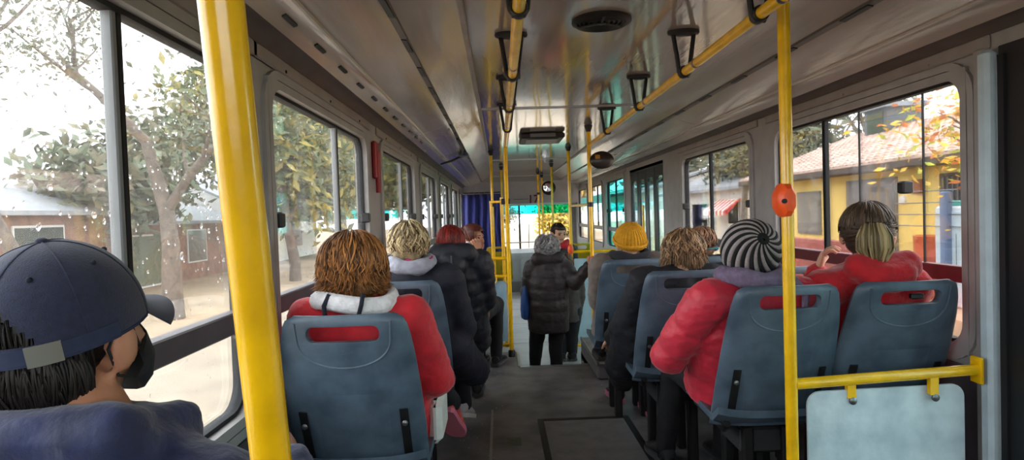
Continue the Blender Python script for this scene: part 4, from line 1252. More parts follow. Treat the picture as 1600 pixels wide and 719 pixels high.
# white and grey collar scarf with dark bars
sc = MB()
M_SCARF = mat('white_scarf', (240, 238, 240), 0.9, 0, 0.12, 40, 0.3, 60)
ctr = Vector((-0.48, 1.99, 0.985))
rings = []
for i in range(29):
    a = 2 * PI * i / 28
    c_ = ctr + Vector((0.122 * math.cos(a), 0.098 * math.sin(a), 0.012 * math.sin(a * 2)))
    o_ = Vector((math.cos(a), math.sin(a), 0))
    rings.append([c_ + o_ * (0.022 * math.cos(t)) + Vector((0, 0, 0.030 * math.sin(t))) for t in np.linspace(0, 2 * PI, 10)[:-1]])
sc.rings(rings, cap=False)
sco = sc.build('scarf', M_SCARF, r2, True, 180)
for a in (-2.05, -1.25):
    p = ctr + Vector((0.124 * math.cos(a), 0.100 * math.sin(a), 0))
    o_ = Vector((math.cos(a), math.sin(a), 0))
    MB().tube([p + o_ * 0.012 + Vector((0.008, 0, 0.034)), p + o_ * 0.026 + Vector((0.0, 0, 0.0)), p + o_ * 0.012 + Vector((-0.008, 0, -0.034))], 0.007, 6).build('scarf_bar', mat('scarf_navy', (30, 34, 48), 0.9), sco)
tag(MB().add(*(lambda m_: (m_.v, m_.f))(MB().box((-0.275, 2.12, 0.445), (-0.225, 2.36, 0.60), 0, 0.02))).build('tote_bag', mat('white_bag', (206, 204, 198), 0.7, 0, 0.08, 20), None), 'small white bag beside the thigh of the woman with auburn hair', 'bag')
# --- P3 blonde
M_NAV2 = mat('dark_navy_coat', (24, 26, 40), 0.78, 0, 0.25, 18, 0.25, 24)
r3, hf, hd = person('woman with short blonde hair in a dark navy coat and grey scarf', dict(
    pel=(-0.41, 3.08, 0.50), ch=(-0.42, 2.83, 0.975), hd=(-0.422, 2.85, 1.130), hyaw=-6, hs=0.93, girth=1.12, sw=0.17, skin=SK_LIGHT, jacket=M_NAV2, trousers=M_BLK, vox=0.012,
    arms=[((-0.62, 2.93, 0.70), (-0.5, 3.15, 0.6)), ((-0.195, 2.95, 0.70), (-0.28, 3.2, 0.60))],
    legs=[((-0.47, 3.32, 0.52), (-0.45, 3.33, 0.085), (-0.45, 3.58, 0.06)), ((-0.27, 3.34, 0.50), (-0.235, 3.38, 0.20), (-0.21, 3.60, 0.12))], shoe=mat('pale_shoe', (190, 184, 184), 0.6), sole=mat('white_sole', (214, 212, 210), 0.6),
    jacket_caps=[((-0.25, 2.93, 0.62), (-0.155, 3.08, 0.46), 0.10, 0.085), ((-0.3, 3.0, 0.58), (-0.2, 3.2, 0.47), 0.12, 0.08)], seed=4, arm_r=0.068))
hb = hairmat('blonde_hair', (92, 72, 48), (232, 212, 164))
hair(r3, hd, hf, dict(shell=[((0, -0.018, 0.012), (0.082, 0.09, 0.092)), ((0, -0.045, -0.04), (0.074, 0.055, 0.055))], rough=0.008,
     strands=[dict(R=(0.088, 0.096, 0.096), n=380, seed=18, az=(50, 310), th0=(4, 80), thend=120, wave=0.14, wid=0.0040, at=(0, -0.016, 0.008), jit=0.06, hang=0.012)]), hb)
def scarf(root, c, rx, ry, tr, tz, m, name='scarf'):
    s_ = MB(); rings = []
    for i in range(25):
        a = 2 * PI * i / 24
        c_ = Vector(c) + Vector((rx * math.cos(a), ry * math.sin(a), 0.01 * math.sin(2 * a + 1)))
        o_ = Vector((math.cos(a), math.sin(a), 0)); w = 1 + 0.12 * math.sin(5 * a)
        rings.append([c_ + o_ * (tr * w * math.cos(t)) + Vector((0, 0, tz * w * math.sin(t))) for t in np.linspace(0, 2 * PI, 10)[:-1]])
    return s_.rings(rings, cap=False).build(name, m, root, True, 180)
scarf(r3, (-0.42, 2.83, 1.03), 0.088, 0.08, 0.034, 0.036, mat('grey_scarf', (158, 160, 172), 0.9, 0, 0.15, 30, 0.3, 60))
sc_ = scarf(r3, (-0.385, 2.83, 1.045), 0.065, 0.075, 0.012, 0.016, mat('magenta_trim', (176, 40, 100), 0.8), 'scarf_trim')

# --- P4 dark red hair, black puffer
M_PUF = mat('black_puffer', (24, 26, 36), 0.6, 0, 0.2, 14, 0.3, 22, spec=0.5)
r4, hf, hd = person('person with dark red hair in a black quilted hooded jacket', dict(
    pel=(-0.27, 3.85, 0.52), ch=(-0.285, 3.66, 0.985), hd=(-0.298, 3.70, 1.085), hyaw=-4, hpitch=-14, hs=0.92, girth=1.02, sw=0.165, skin=SK_LIGHT, jacket=M_PUF, trousers=mat('slate_trousers', (58, 64, 80), 0.85), vox=0.012, puff=(0.085, 0.006),
    arms=[((-0.49, 3.78, 0.72), (-0.42, 4.0, 0.62)), ((-0.105, 3.78, 0.72), (-0.16, 4.0, 0.66))],
    legs=[((-0.36, 4.15, 0.52), (-0.36, 4.18, 0.085), (-0.36, 4.42, 0.06)), ((-0.19, 4.15, 0.52), (-0.19, 4.18, 0.085), (-0.19, 4.42, 0.06))], hem=0.12,
    jacket_caps=[((-0.37, 3.60, 1.03), (-0.20, 3.60, 1.03), 0.06, 0.06), ((-0.30, 3.585, 0.99), (-0.27, 3.585, 0.95), 0.07, 0.07)], seed=5, arm_r=0.07))
hair(r4, hd, hf, dict(shell=[((0, -0.018, 0.012), (0.084, 0.094, 0.092)), ((0, -0.045, -0.04), (0.078, 0.06, 0.06))], rough=0.003,
     strands=[dict(R=(0.086, 0.098, 0.096), n=260, seed=21, az=(45, 315), th0=(3, 70), thend=118, wave=0.03, wid=0.0046, at=(0, -0.016, 0.008), jit=0.025, hang=0.02)]), hairmat('red_hair', (78, 16, 14), (150, 40, 30)))
MB().box((-0.289, 3.505, 0.82), (-0.281, 3.512, 1.02), 0, 0.001).build('back_seam', mat('seam_grey', (70, 72, 84), 0.5), r4)
MB().tube([(-0.125, 3.72, 0.95), (-0.085, 3.80, 0.84), (-0.075, 3.82, 0.73)], [0.010, 0.013, 0.010], 8).build('lilac_stripe', mat('lilac_trim', (186, 160, 200), 0.6), r4)

# --- P5 person with a hand at the face, tan sleeve
r5, hf, hd = person('person in a tan top holding a hand to the face', dict(
    pel=(-0.26, 4.62, 0.50), ch=(-0.24, 4.58, 0.93), hd=(-0.205, 4.55, 1.075), byaw=-40, hyaw=-120, hs=0.9, girth=0.95, sw=0.15, skin=SK_TAN, jacket=mat('tan_knit', (170, 118, 84), 0.85, 0, 0.15, 30, 0.2, 60), trousers=M_BLK, vox=0.013,
    sh=[(-0.34, 4.66, 0.88), (-0.15, 4.48, 0.90)],
    arms=[((-0.36, 4.75, 0.66), (-0.25, 4.9, 0.58)), ((-0.118, 4.40, 0.80), (-0.165, 4.42, 0.965))], hand_d=[None, Vector((-0.10, 0.10, 0.9))], hand_n=[None, Vector((-0.4, 0.9, 0.1))],
    legs=[((-0.2, 5.0, 0.52), (-0.2, 5.02, 0.085), (-0.15, 5.24, 0.06)), ((-0.05, 4.95, 0.52), (-0.06, 4.98, 0.085), (0.0, 5.2, 0.06))], seed=6, arm_r=0.05, bvox=0.008))
hair(r5, hd, hf, dict(shell=[((0, 0.0, 0.03), (0.080, 0.098, 0.086)), ((0, -0.05, -0.03), (0.07, 0.05, 0.06))], face=(0.05, 0.06), rough=0.005,
     strands=[dict(R=(0.080, 0.092, 0.09), n=180, seed=22, az=(55, 305), th0=(4, 80), thend=118, wave=0.06, wid=0.004, at=(0, -0.018, 0.01))]), hairmat('chestnut_hair', (58, 24, 18), (128, 62, 44)))
ear = MB().ell((-0.235, 4.47, 1.035), (0.022, 0.02, 0.026), 10, 8).build('pale_collar', mat('pale_cloth', (214, 204, 204), 0.8), r5)

# --- P6 standing woman
M_PUF2 = mat('brown_black_puffer', (40, 31, 35), 0.58, 0, 0.25, 16, 0.3, 24, spec=0.55)
ZF = -0.38
r6, hf, hd = person('elderly woman with grey curly hair standing in the aisle in a dark puffer', dict(
    pel=(0.425, 5.56, 0.36), ch=(0.435, 5.54, 0.78), hd=(0.432, 5.555, 0.932), hyaw=-14, byaw=-8, hs=0.90, girth=1.0, sw=0.155, skin=SK_TAN, jacket=M_PUF2, trousers=M_BLK, vox=0.012, puff=(0.10, 0.006),
    arms=[((0.235, 5.60, 0.52), (0.245, 5.66, 0.30)), ((0.665, 5.46, 0.60), (0.772, 5.37, 0.765))], hand_d=[Vector((0, 0.1, -1)), Vector((0.1, -0.15, 1))], hand_n=[Vector((1, 0, 0)), Vector((1, 0.0, 0.0))], curl=62,
    legs=[((0.30, 5.66, -0.02), (0.285, 5.74, -0.28), (0.24, 5.94, -0.31)), ((0.48, 5.58, 0.0), (0.485, 5.56, ZF + 0.085), (0.50, 5.80, ZF + 0.06))], hem=0.20, seed=7, arm_r=0.066,
    jacket_caps=[((0.33, 5.50, 0.835), (0.53, 5.50, 0.835), 0.058, 0.058)], shoe=mat('dark_red_shoe', (60, 22, 28), 0.6)))
hair(r6, hd, hf, dict(shell=[((0, -0.018, 0.016), (0.094, 0.103, 0.100)), ((0, -0.045, -0.035), (0.088, 0.066, 0.062))], rough=0.014,
     strands=[dict(R=(0.104, 0.112, 0.108), n=460, seed=23, az=(45, 315), th0=(4, 100), thend=122, wave=0.30, wid=0.0042, at=(0, -0.016, 0.008), jit=0.09)]), hairmat('grey_hair', (92, 92, 96), (190, 188, 188)))
t = thing('tote_bag', 'blue cloth bag hanging beside the standing woman', 'bag', None, (0.245, 5.62, 0.30))
bgm = MB(); rings = []
for (z, a, b) in ((-0.02, 0.03, 0.10), (-0.01, 0.045, 0.12), (0.06, 0.05, 0.125), (0.2, 0.042, 0.11), (0.30, 0.026, 0.085), (0.36, 0.014, 0.05)):
    rings.append([(a * math.cos(2 * PI * k / 18) - 0.028, b * math.sin(2 * PI * k / 18), z + 0.004 * math.sin(3 * k)) for k in range(18)])
bgm.rings(rings).build('bag_body', mat('blue_bag', (26, 74, 142), 0.7, 0, 0.15, 18), t)
MB().tube([(-0.028, -0.04, 0.34), (-0.02, -0.02, 0.44), (-0.02, 0.02, 0.44), (-0.028, 0.04, 0.34)], 0.008, 8).build('strap', MATS['blue_bag'], t)

# --- P7 boy with face turned back, red collar
r7, hf, hd = person('boy in a dark jacket with a red collar facing the standing woman', dict(
    pel=(0.74, 7.75, 0.12), ch=(0.76, 7.62, 0.80), hd=(0.735, 7.55, 0.99), byaw=215, hyaw=200, hpitch=-14, hs=1.08, girth=0.95, sw=0.17, skin=SK_LIGHT, jacket=mat('charcoal_jacket', (34, 32, 40), 0.7, 0, 0.2, 20), trousers=M_BLK, vox=0.014,
    arms=[((0.95, 7.66, 0.52), (0.9, 7.5, 0.38)), ((0.60, 7.66, 0.50), (0.66, 7.5, 0.36))],
    legs=[((0.83, 7.70, -0.10), (0.83, 7.72, ZF + 0.085), (0.8, 7.5, ZF + 0.06)), ((0.67, 7.72, -0.10), (0.66, 7.75, ZF + 0.085), (0.62, 7.54, ZF + 0.06))], hem=0.06, seed=8))
hair(r7, hd, hf, dict(shell=[((0, -0.018, 0.03), (0.086, 0.10, 0.088)), ((0, 0.03, 0.075), (0.07, 0.062, 0.04))], rough=0.004, face=(0.03, 0.062),
     strands=[dict(R=(0.090, 0.104, 0.10), n=200, seed=24, az=(60, 300), th0=(4, 60), thend=95, wave=0.04, wid=0.005, at=(0, -0.016, 0.02)), dict(R=(0.086, 0.100, 0.112), n=70, seed=25, az=(-60, 60), th0=(4, 30), thend=56, wid=0.005, at=(0, -0.01, 0.02))]), hairmat('dark_brown_hair', (26, 18, 16), (74, 50, 38)))
scarf(r7, (0.76, 7.61, 0.85), 0.095, 0.09, 0.028, 0.05, mat('red_collar', (186, 24, 40), 0.7), 'collar')
# --- P8 child with long brown hair seen past the standing woman
r8, hf, hd = person('child with long brown hair just beyond the standing woman', dict(
    pel=(0.70, 6.62, 0.16), ch=(0.70, 6.60, 0.54), hd=(0.70, 6.60, 0.70), hyaw=10, hs=0.9, girth=0.85, sw=0.13, skin=SK_LIGHT, jacket=mat('grey_brown_coat', (72, 62, 62), 0.75, 0, 0.2, 20), trousers=M_BLK, vox=0.014,
    arms=[((0.54, 6.62, 0.34), (0.56, 6.7, 0.16)), ((0.86, 6.62, 0.34), (0.84, 6.7, 0.16))],
    legs=[((0.64, 6.64, -0.10), (0.64, 6.62, ZF + 0.085), (0.64, 6.84, ZF + 0.06)), ((0.76, 6.64, -0.10), (0.76, 6.62, ZF + 0.085), (0.76, 6.84, ZF + 0.06))], hem=0.10, seed=9))
hair(r8, hd, hf, dict(shell=[((0, -0.018, 0.016), (0.078, 0.09, 0.088)), ((0, -0.055, -0.08), (0.075, 0.045, 0.09))], rough=0.005,
     strands=[dict(R=(0.083, 0.096, 0.094), n=200, seed=26, az=(55, 305), th0=(4, 70), thend=105, hang=0.13, wave=0.06, wid=0.005, at=(0, -0.016, 0.008))]), hairmat('brown_hair', (60, 40, 28), (140, 100, 70)))

# --- P9 mustard beanie
M_GREYC = mat('taupe_coat', (118, 106, 98), 0.8, 0, 0.15, 22, 0.25, 40)
r9, hf, hd = person('person in a mustard knit beanie and taupe coat on the right', dict(
    pel=(0.76, 3.84, 0.50), ch=(0.765, 3.62, 0.94), hd=(0.785, 3.66, 1.055), hyaw=2, hs=0.92, girth=1.05, sw=0.165, skin=SK_LIGHT, jacket=M_GREYC, trousers=M_BLK, vox=0.012,
    arms=[((0.60, 3.72, 0.70), (0.65, 3.98, 0.68)), ((0.96, 3.72, 0.70), (0.88, 3.98, 0.66))],
    legs=[((0.70, 4.18, 0.54), (0.735, 4.55, 0.215), (0.735, 4.80, 0.19)), ((0.84, 4.18, 0.54), (0.86, 4.55, 0.215), (0.86, 4.80, 0.19))], hem=0.10, seed=10, arm_r=0.07,
    jacket_caps=[((0.63, 3.72, 0.62), (0.63, 3.80, 0.45), 0.075, 0.07)]))
def beanie(root, c, fr, R, mats, ribs=36, depth=0.05, twist=0.0, axis=(0, 0), thmax=112, brim=True, stripe=None):
    """ribbed knit hat; axis tilts the crown (pitch, roll in degrees)"""
    q = Matrix.Rotation(math.radians(axis[0]), 3, fr[0]) @ Matrix.Rotation(math.radians(axis[1]), 3, fr[1])
    f2 = (q @ fr[0], q @ fr[1], q @ fr[2])
    na, nt2 = ribs * 4, 26
    vs_, fs, mi = [], [], []
    for j_ in range(nt2 + 1):
        th = math.radians(2 + (thmax - 2) * j_ / nt2)
        for i in range(na):
            a = 2 * PI * i / na + twist * (1 - j_ / nt2) ** 1.3
            rr = 1 + depth * (abs(math.sin(ribs * PI * i / na)) - 0.6) * min(1, j_ / 3)
            z = math.cos(th)
            vs_.append(L(c, f2, R[0] * rr * math.sin(th) * math.sin(a), R[1] * rr * math.sin(th) * math.cos(a), R[2] * rr * z))
    m_ = MB()
    for j_ in range(nt2):
        for i in range(na):
            a, b = j_ * na + i, j_ * na + (i + 1) % na
            fs.append((a, a + na, b + na, b)); mi.append(stripe(i // 4, j_) if stripe else 0)
    m_.v = [tuple(p) for p in vs_]; m_.f = fs; m_.m = mi
    hat = m_.build('beanie', mats, root, True, 180)
    md = hat.modifiers.new('t', 'SOLIDIFY'); md.thickness = 0.004; md.offset = -1
    return hat, f2
bn, _ = beanie(r9, L(hd, hf, 0, -0.012, 0.02), hf, (0.090, 0.10, 0.098), mat('mustard_knit', (214, 152, 26), 0.9, 0, 0.12, 60, 0.3, 200), 30, 0.06, 0.2, (22, 0), 104)
m_ = MB(); rings = []
m_.tube([L(L(hd, hf, 0, -0.012, 0.02), _, 0.092 * math.sin(a), 0.102 * math.cos(a), -0.018) for a in np.linspace(0, 2 * PI, 33)], 0.012, 8, flat=1.8)
m_.build('beanie_brim', MATS['mustard_knit'], bn)
scarf(r9, (0.77, 3.60, 0.975), 0.10, 0.095, 0.030, 0.032, mat('dark_scarf', (34, 34, 40), 0.9))

# --- P10 wavy light brown hair, black coat
M_BLKC = mat('black_coat', (20, 21, 29), 0.75, 0, 0.3, 18, 0.3, 24)
r10, hf, hd = person('person with wavy light brown hair in a black coat leaning into the aisle', dict(
    pel=(0.82, 3.13, 0.50), ch=(0.865, 2.93, 0.915), hd=(0.905, 3.00, 1.035), hyaw=-4, hs=0.94, girth=1.10, sw=0.17, skin=SK_LIGHT, jacket=M_BLKC, trousers=M_BLK, vox=0.011,
    arms=[((0.62, 3.06, 0.66), (0.60, 3.3, 0.56)), ((1.07, 3.02, 0.66), (0.98, 3.25, 0.58))],
    legs=[((0.70, 3.56, 0.50), (0.735, 3.92, 0.085), (0.72, 4.18, 0.06)), ((0.86, 3.48, 0.50), (0.88, 3.62, 0.085), (0.88, 3.86, 0.06))], shoe=mat('dark_pink_shoe', (66, 26, 40), 0.6), sole=mat('pink_sole', (206, 120, 146), 0.6),
    jacket_caps=[((0.66, 3.06, 0.66), (0.62, 3.20, 0.42), 0.095, 0.085), ((0.64, 3.2, 0.42), (0.66, 3.38, 0.30), 0.09, 0.07), ((0.68, 3.1, 0.58), (0.68, 3.4, 0.44), 0.11, 0.10)], seed=11, arm_r=0.072))
hair(r10, hd, hf, dict(shell=[((0, -0.018, 0.014), (0.094, 0.10, 0.098)), ((0, -0.045, -0.055), (0.098, 0.066, 0.075)), ((0.04, -0.04, -0.07), (0.05, 0.06, 0.06))], rough=0.010,
     strands=[dict(R=(0.102, 0.108, 0.104), n=420, seed=31, az=(48, 312), th0=(4, 75), thend=108, hang=0.055, flare=0.012, wave=0.13, wid=0.0040, at=(0, -0.016, 0.01), jit=0.05)]), hairmat('light_brown_hair', (74, 50, 34), (186, 148, 106)))
# --- P11 beyond
r11, hf, hd = person('person with short brown hair and a teal mask strap by the right window', dict(
    pel=(1.20, 3.84, 0.50), ch=(1.20, 3.63, 0.92), hd=(1.205, 3.66, 1.035), hyaw=20, hs=0.9, girth=1.0, sw=0.155, skin=SK_LIGHT, jacket=M_BLKC, trousers=M_BLK, vox=0.013,
    arms=[((1.02, 3.72, 0.68), (1.08, 3.95, 0.58)), ((1.38, 3.72, 0.68), (1.32, 3.95, 0.58))],
    legs=[((1.12, 4.12, 0.52), (1.12, 4.16, 0.085), (1.12, 4.34, 0.06)), ((1.29, 4.12, 0.52), (1.29, 4.16, 0.085), (1.29, 4.34, 0.06))], seed=12))
hair(r11, hd, hf, dict(shell=[((0, -0.018, 0.016), (0.082, 0.092, 0.088)), ((0, -0.045, -0.03), (0.075, 0.055, 0.055))], rough=0.006,
     strands=[dict(R=(0.086, 0.096, 0.094), n=240, seed=32, az=(50, 310), th0=(4, 80), thend=112, wave=0.10, wid=0.0042, at=(0, -0.016, 0.008), jit=0.05)]), hairmat('warm_brown_hair', (88, 60, 44), (176, 132, 100)))
m_ = MB(); m_.ell(L(hd, hf, 0.058, -0.066, -0.032), (0.028, 0.026, 0.017), 12, 8)
m_.tube([L(hd, hf, 0.088 * math.sin(a), 0.094 * math.cos(a) - 0.012, -0.03) for a in np.linspace(1.2, 5.1, 24)], 0.005, 6)
m_.build('mask_strap', mat('teal_strap', (40, 104, 116), 0.7), r11)

# --- P12 striped beanie, red puffer
M_REDP = mat('red_puffer', (202, 34, 58), 0.55, 0, 0.12, 14, 0.3, 20, sheen=0.2)
r12, hf, hd = person('person in a black and white striped beanie and red puffer jacket', dict(
    pel=(0.955, 2.50, 0.50), ch=(0.945, 2.29, 0.945), hd=(0.955, 2.31, 1.075), hyaw=-4, hs=0.98, girth=1.10, sw=0.185, skin=SK_TAN, jacket=M_REDP, trousers=M_BLK, vox=0.010, puff=(0.13, 0.010),
    sh=[(0.775, 2.27, 0.90), (1.13, 2.27, 0.905)],
    arms=[((0.665, 2.42, 0.66), (0.775, 2.62, 0.70)), ((1.16, 2.42, 0.68), (1.05, 2.64, 0.66))], hand_d=[Vector((0.7, 0.7, 0.3)), None],
    legs=[((0.80, 2.80, 0.52), (0.775, 2.93, 0.085), (0.745, 3.18, 0.06)), ((1.05, 2.80, 0.52), (1.05, 2.90, 0.085), (1.05, 3.12, 0.06))], seed=13, arm_r=0.074, hem=0.02, depth=1.0))
M_KB = mat('black_knit', (26, 24, 26), 0.95, 0, 0.2, 80, 0.3, 220); M_KW = mat('pale_knit', (158, 148, 147), 0.95, 0, 0.12, 80, 0.3, 220)
bn, f2 = beanie(r12, L(hd, hf, 0, -0.012, 0.008), hf, (0.104, 0.112, 0.112), [M_KB, M_KW], 30, 0.07, 1.5, (66, 6), 132, stripe=lambda i, j_: 1 if (i % 2 == 0 and j_ > 1) else 0)
scarf(r12, (0.948, 2.27, 0.985), 0.105, 0.10, 0.034, 0.036, mat('mauve_scarf', (112, 98, 122), 0.9, 0, 0.2, 40, 0.3, 60))
MB().tube([(1.06, 2.20, 0.99), (1.10, 2.17, 0.93), (1.09, 2.16, 0.86)], [0.02, 0.025, 0.02], 8, flat=0.6).build('scarf_end', MATS['mauve_scarf'], r12)
m_ = MB(); m_.capsule((0.76, 2.58, 0.755), (0.86, 2.66, 0.82), 0.028, 0.026, 12)
tag(m_.build('glove', mat('lilac_patterned', (196, 166, 196), 0.85, 0, 0.25, 60), None), 'lilac patterned glove held by the person in the red puffer', 'glove')

# --- P13 ponytail, red hoodie
M_REDH = mat('red_hoodie', (190, 20, 34), 0.85, 0, 0.12, 18, 0.25, 40, sheen=0.3)
r13, hf, hd = person('woman with a ponytail in a red hoodie beside the right window', dict(
    pel=(1.42, 2.50, 0.52), ch=(1.395, 2.28, 0.975), hd=(1.40, 2.29, 1.140), hyaw=-26, hs=1.0, girth=1.10, sw=0.165, skin=SK_LIGHT, jacket=M_REDH, trousers=M_BLK, vox=0.010,
    sh=[(1.22, 2.26, 0.93), (1.545, 2.26, 0.93)],
    arms=[((1.20, 2.42, 0.74), (1.325, 2.52, 0.955)), ((1.575, 2.44, 0.70), (1.48, 2.62, 0.60))], hand_d=[Vector((0.25, -0.1, 0.9)), None], hand_n=[Vector((1, -0.5, 0)), None],
    legs=[((1.36, 2.58, 0.54), (1.36, 2.62, 0.085), (1.36, 2.84, 0.06)), ((1.52, 2.58, 0.54), (1.52, 2.62, 0.085), (1.52, 2.84, 0.06))], seed=14, arm_r=0.068,
    jacket_caps=[((1.31, 2.19, 1.015), (1.48, 2.19, 1.015), 0.055, 0.055), ((1.36, 2.17, 0.985), (1.43, 2.17, 0.985), 0.065, 0.065)]))
hh = hairmat('brown_pulled_hair', (52, 40, 32), (112, 90, 70))
b = MB()
hair(r13, hd, hf, dict(shell=[((0, -0.016, 0.014), (0.092, 0.102, 0.100)), ((0, -0.04, -0.045), (0.078, 0.062, 0.05))], rough=0.004,
     strands=[dict(R=(0.097, 0.108, 0.108), n=300, seed=41, az=(40, 320), th0=(3, 40), thend=92, wave=0.03, wid=0.0034, at=(0, -0.014, 0.006), jit=0.02)]), hh)
# locks drawn back to the tie, then the tail
tie = L(hd, hf, 0.004, -0.118, 0.016)
m_ = MB(); rnd = random.Random(3); tone = []
for k in range(260):
    a = rnd.uniform(0, 2 * PI); th = rnd.uniform(0.7, 1.55)
    s0 = Vector((0.094 * math.sin(th) * math.cos(a), -0.108 * math.cos(th) * 1.0, 0.104 * math.sin(th) * math.sin(a)))
    pts = []
    for i in range(6):
        t_ = i / 5; th2 = th * (1 - t_) + 0.12 * t_
        pts.append(L(hd, hf, 0.004 * t_ + 0.097 * math.sin(th2) * math.cos(a), -0.016 - 0.108 * math.cos(th2), 0.010 + 0.106 * math.sin(th2) * math.sin(a) * (1 if math.sin(a) > 0 else 0.85)))
    n0 = len(m_.v); m_.tube(pts, [0.0030] * 5 + [0.002], 5, 0, 0.6); tone += [rnd.random() * 0.7] * (len(m_.v) - n0)
m_.tone = tone; m_.build('pulled_back_locks', hh, r13, True, 180)
rings = []
MB().tube([tie + hf[0] * (0.020 * math.cos(a)) + hf[2] * (0.017 * math.sin(a)) for a in np.linspace(0, 2 * PI, 17)], 0.009, 8).build('hair_tie', mat('hair_tie', (24, 20, 20), 0.8), r13)
m_ = MB(); tone = []
for k in range(240):
    a = rnd.uniform(0, 2 * PI); q = math.sqrt(rnd.random())
    ex, ez = math.cos(a) * q, math.sin(a) * q
    ln = rnd.uniform(0.85, 1.1)
    pts = [tie + hf[0] * (ex * 0.012) + hf[2] * (ez * 0.012),
           tie + hf[0] * (ex * 0.040 + 0.002) - hf[1] * (0.030 + 0.012 * ez) + hf[2] * (0.004 + 0.016 * ez),
           tie + hf[0] * (ex * 0.058 + 0.004) - hf[1] * (0.040 + 0.020 * ez) + hf[2] * (-0.035 * ln + 0.008 * ez),
           tie + hf[0] * (ex * 0.060 + 0.006) - hf[1] * (0.036 + 0.022 * ez) - hf[2] * (0.075 * ln),
           tie + hf[0] * (ex * 0.040 + 0.008) - hf[1] * (0.028 + 0.012 * ez) - hf[2] * (0.108 * ln),
           tie + hf[0] * (ex * 0.010 + 0.020) - hf[1] * (0.022) - hf[2] * (0.128 * ln)]
    n0 = len(m_.v); m_.tube(pts, [0.0028, 0.0036, 0.0038, 0.0036, 0.003, 0.0012], 5, 0, 0.7); tone += [rnd.random()] * (len(m_.v) - n0)
m_.tone = tone; m_.build('ponytail', hairmat('blonde_tail', (96, 80, 54), (196, 176, 130)), r13, True, 180)
MB().box((1.43, 2.085, 0.905), (1.475, 2.105, 0.925), 0, 0.004).build('strap_buckle', M_BLACK, r13).rotation_euler = (0, 0.0, 0)
# ------------------------------------------------------------------ outside
GZ = -0.90
gd = MB().box((-60, -30, GZ - 0.2), (60, 120, GZ)).build('ground', mat('dry_ground', (150, 130, 104), 0.95, 0, 0.12, 0.6, col2=(172, 150, 122)), None, False)
struct(gd, 'pale dry ground on both sides of the street', 'ground')
rd = MB().box((-5.2, -30, GZ), (4.2, 120, GZ + 0.02)).build('road', mat('pale_road', (150, 136, 118), 0.9, 0, 0.12, 1.5), None, False)
struct(rd, 'pale dusty road under the bus', 'road')
yd = MB().box((6.0, -10, GZ), (40, 60, -0.35)).build('yard_terrace', mat('yard_earth', (190, 168, 140), 0.95, 0, 0.15, 1.2), None, False)
struct(yd, 'raised earth yard in front of the yellow house', 'ground')

def tree(name, label, base, h, spread, seed, bark, leafm, nleaf, leaf=0.12, crown=None, lean=(0, 0), levels=3, r0=0.16, fork=0.35, group='street trees'):
    rnd = random.Random(seed)
    t = thing(name, label, 'tree', group, base)
    m = MB(); tips = []
    def branch(p, d, ln, r, lev):
        pts = [p]; rr = [r]; q = p.copy(); dd = d.copy()
        n = 5
        for i in range(n):
            dd = (dd + Vector((rnd.uniform(-1, 1), rnd.uniform(-1, 1), rnd.uniform(-0.3, 0.6))) * 0.16).normalized()
            q = q + dd * (ln / n); pts.append(q.copy()); rr.append(r * (1 - 0.5 * (i + 1) / n))
            if lev > 0 and i >= (1 if lev < levels else 2) and rnd.random() < 0.85:
                ax = Vector((rnd.uniform(-1, 1), rnd.uniform(-1, 1), rnd.uniform(-0.1, 0.7))).normalized()
                branch(q.copy(), (dd * 0.55 + ax * 0.8).normalized(), ln * rnd.uniform(0.5, 0.72), r * 0.5, lev - 1)
        m.tube(pts, rr, 7 if lev > 1 else 5, cap=False)
        if lev <= 1:
            for k in range(1, len(pts)): tips.append(pts[k])
    branch(Vector((0, 0, -0.05)), Vector((lean[0], lean[1], 1)).normalized(), h * fork * 1.6, r0, levels)
    m.build('trunk', bark, t, True, 180)
    lv = MB()
    mt = leafm if isinstance(leafm, list) else [leafm]
    for k in range(nleaf):
        c = rnd.choice(tips) + Vector((rnd.gauss(0, spread), rnd.gauss(0, spread), rnd.gauss(0, spread * 0.8)))
        a = Vector((rnd.uniform(-1, 1), rnd.uniform(-1, 1), rnd.uniform(-1, 1))).normalized()
        b = a.orthogonal().normalized()
        s = leaf * rnd.uniform(0.5, 1.3)
        n_ = a.cross(b)
        lv.add([c - a * s, c + b * s * 0.45 + n_ * s * 0.12, c + a * s, c - b * s * 0.45 + n_ * s * 0.12], [(0, 1, 2), (0, 2, 3)], rnd.randrange(len(mt)))
    if nleaf:
        f = lv.build('foliage', mt, t, False); f['kind'] = 'stuff'
    return t
def leafmat(name, c): 
    m = mat(name, c, 0.7, 0, 0.25, 3)
    return m
BARK = mat('grey_bark', (104, 92, 82), 0.9, 0, 0.3, 8, 0.5, 20)
BARK2 = mat('pale_bark', (150, 136, 122), 0.9, 0, 0.25, 8, 0.5, 20)
LG = [leafmat('olive_leaf', (92, 96, 52)), leafmat('green_leaf', (74, 86, 54)), leafmat('yellow_leaf', (140, 128, 62))]
LA = [leafmat('amber_leaf', (222, 170, 40)), leafmat('rust_leaf', (196, 110, 44)), leafmat('lime_leaf', (172, 178, 60)), leafmat('gold_leaf', (236, 196, 84))]
LD = [leafmat('dull_leaf', (112, 108, 84)), leafmat('grey_green_leaf', (96, 104, 82))]
tree('street_tree', 'tall forked tree with sparse leaves beyond the raindrop window', (-7.5, 14.0, GZ), 7.5, 0.32, 3, BARK, LD, 2600, 0.07, r0=0.24, levels=3, lean=(0.05, 0.0))
tree('street_tree', 'nearly bare tree at the upper left beyond the raindrop window', (-7.2, 9.8, GZ), 7.5, 0.30, 7, BARK, LD, 1400, 0.06, r0=0.15, levels=3, lean=(-0.1, 0.05))
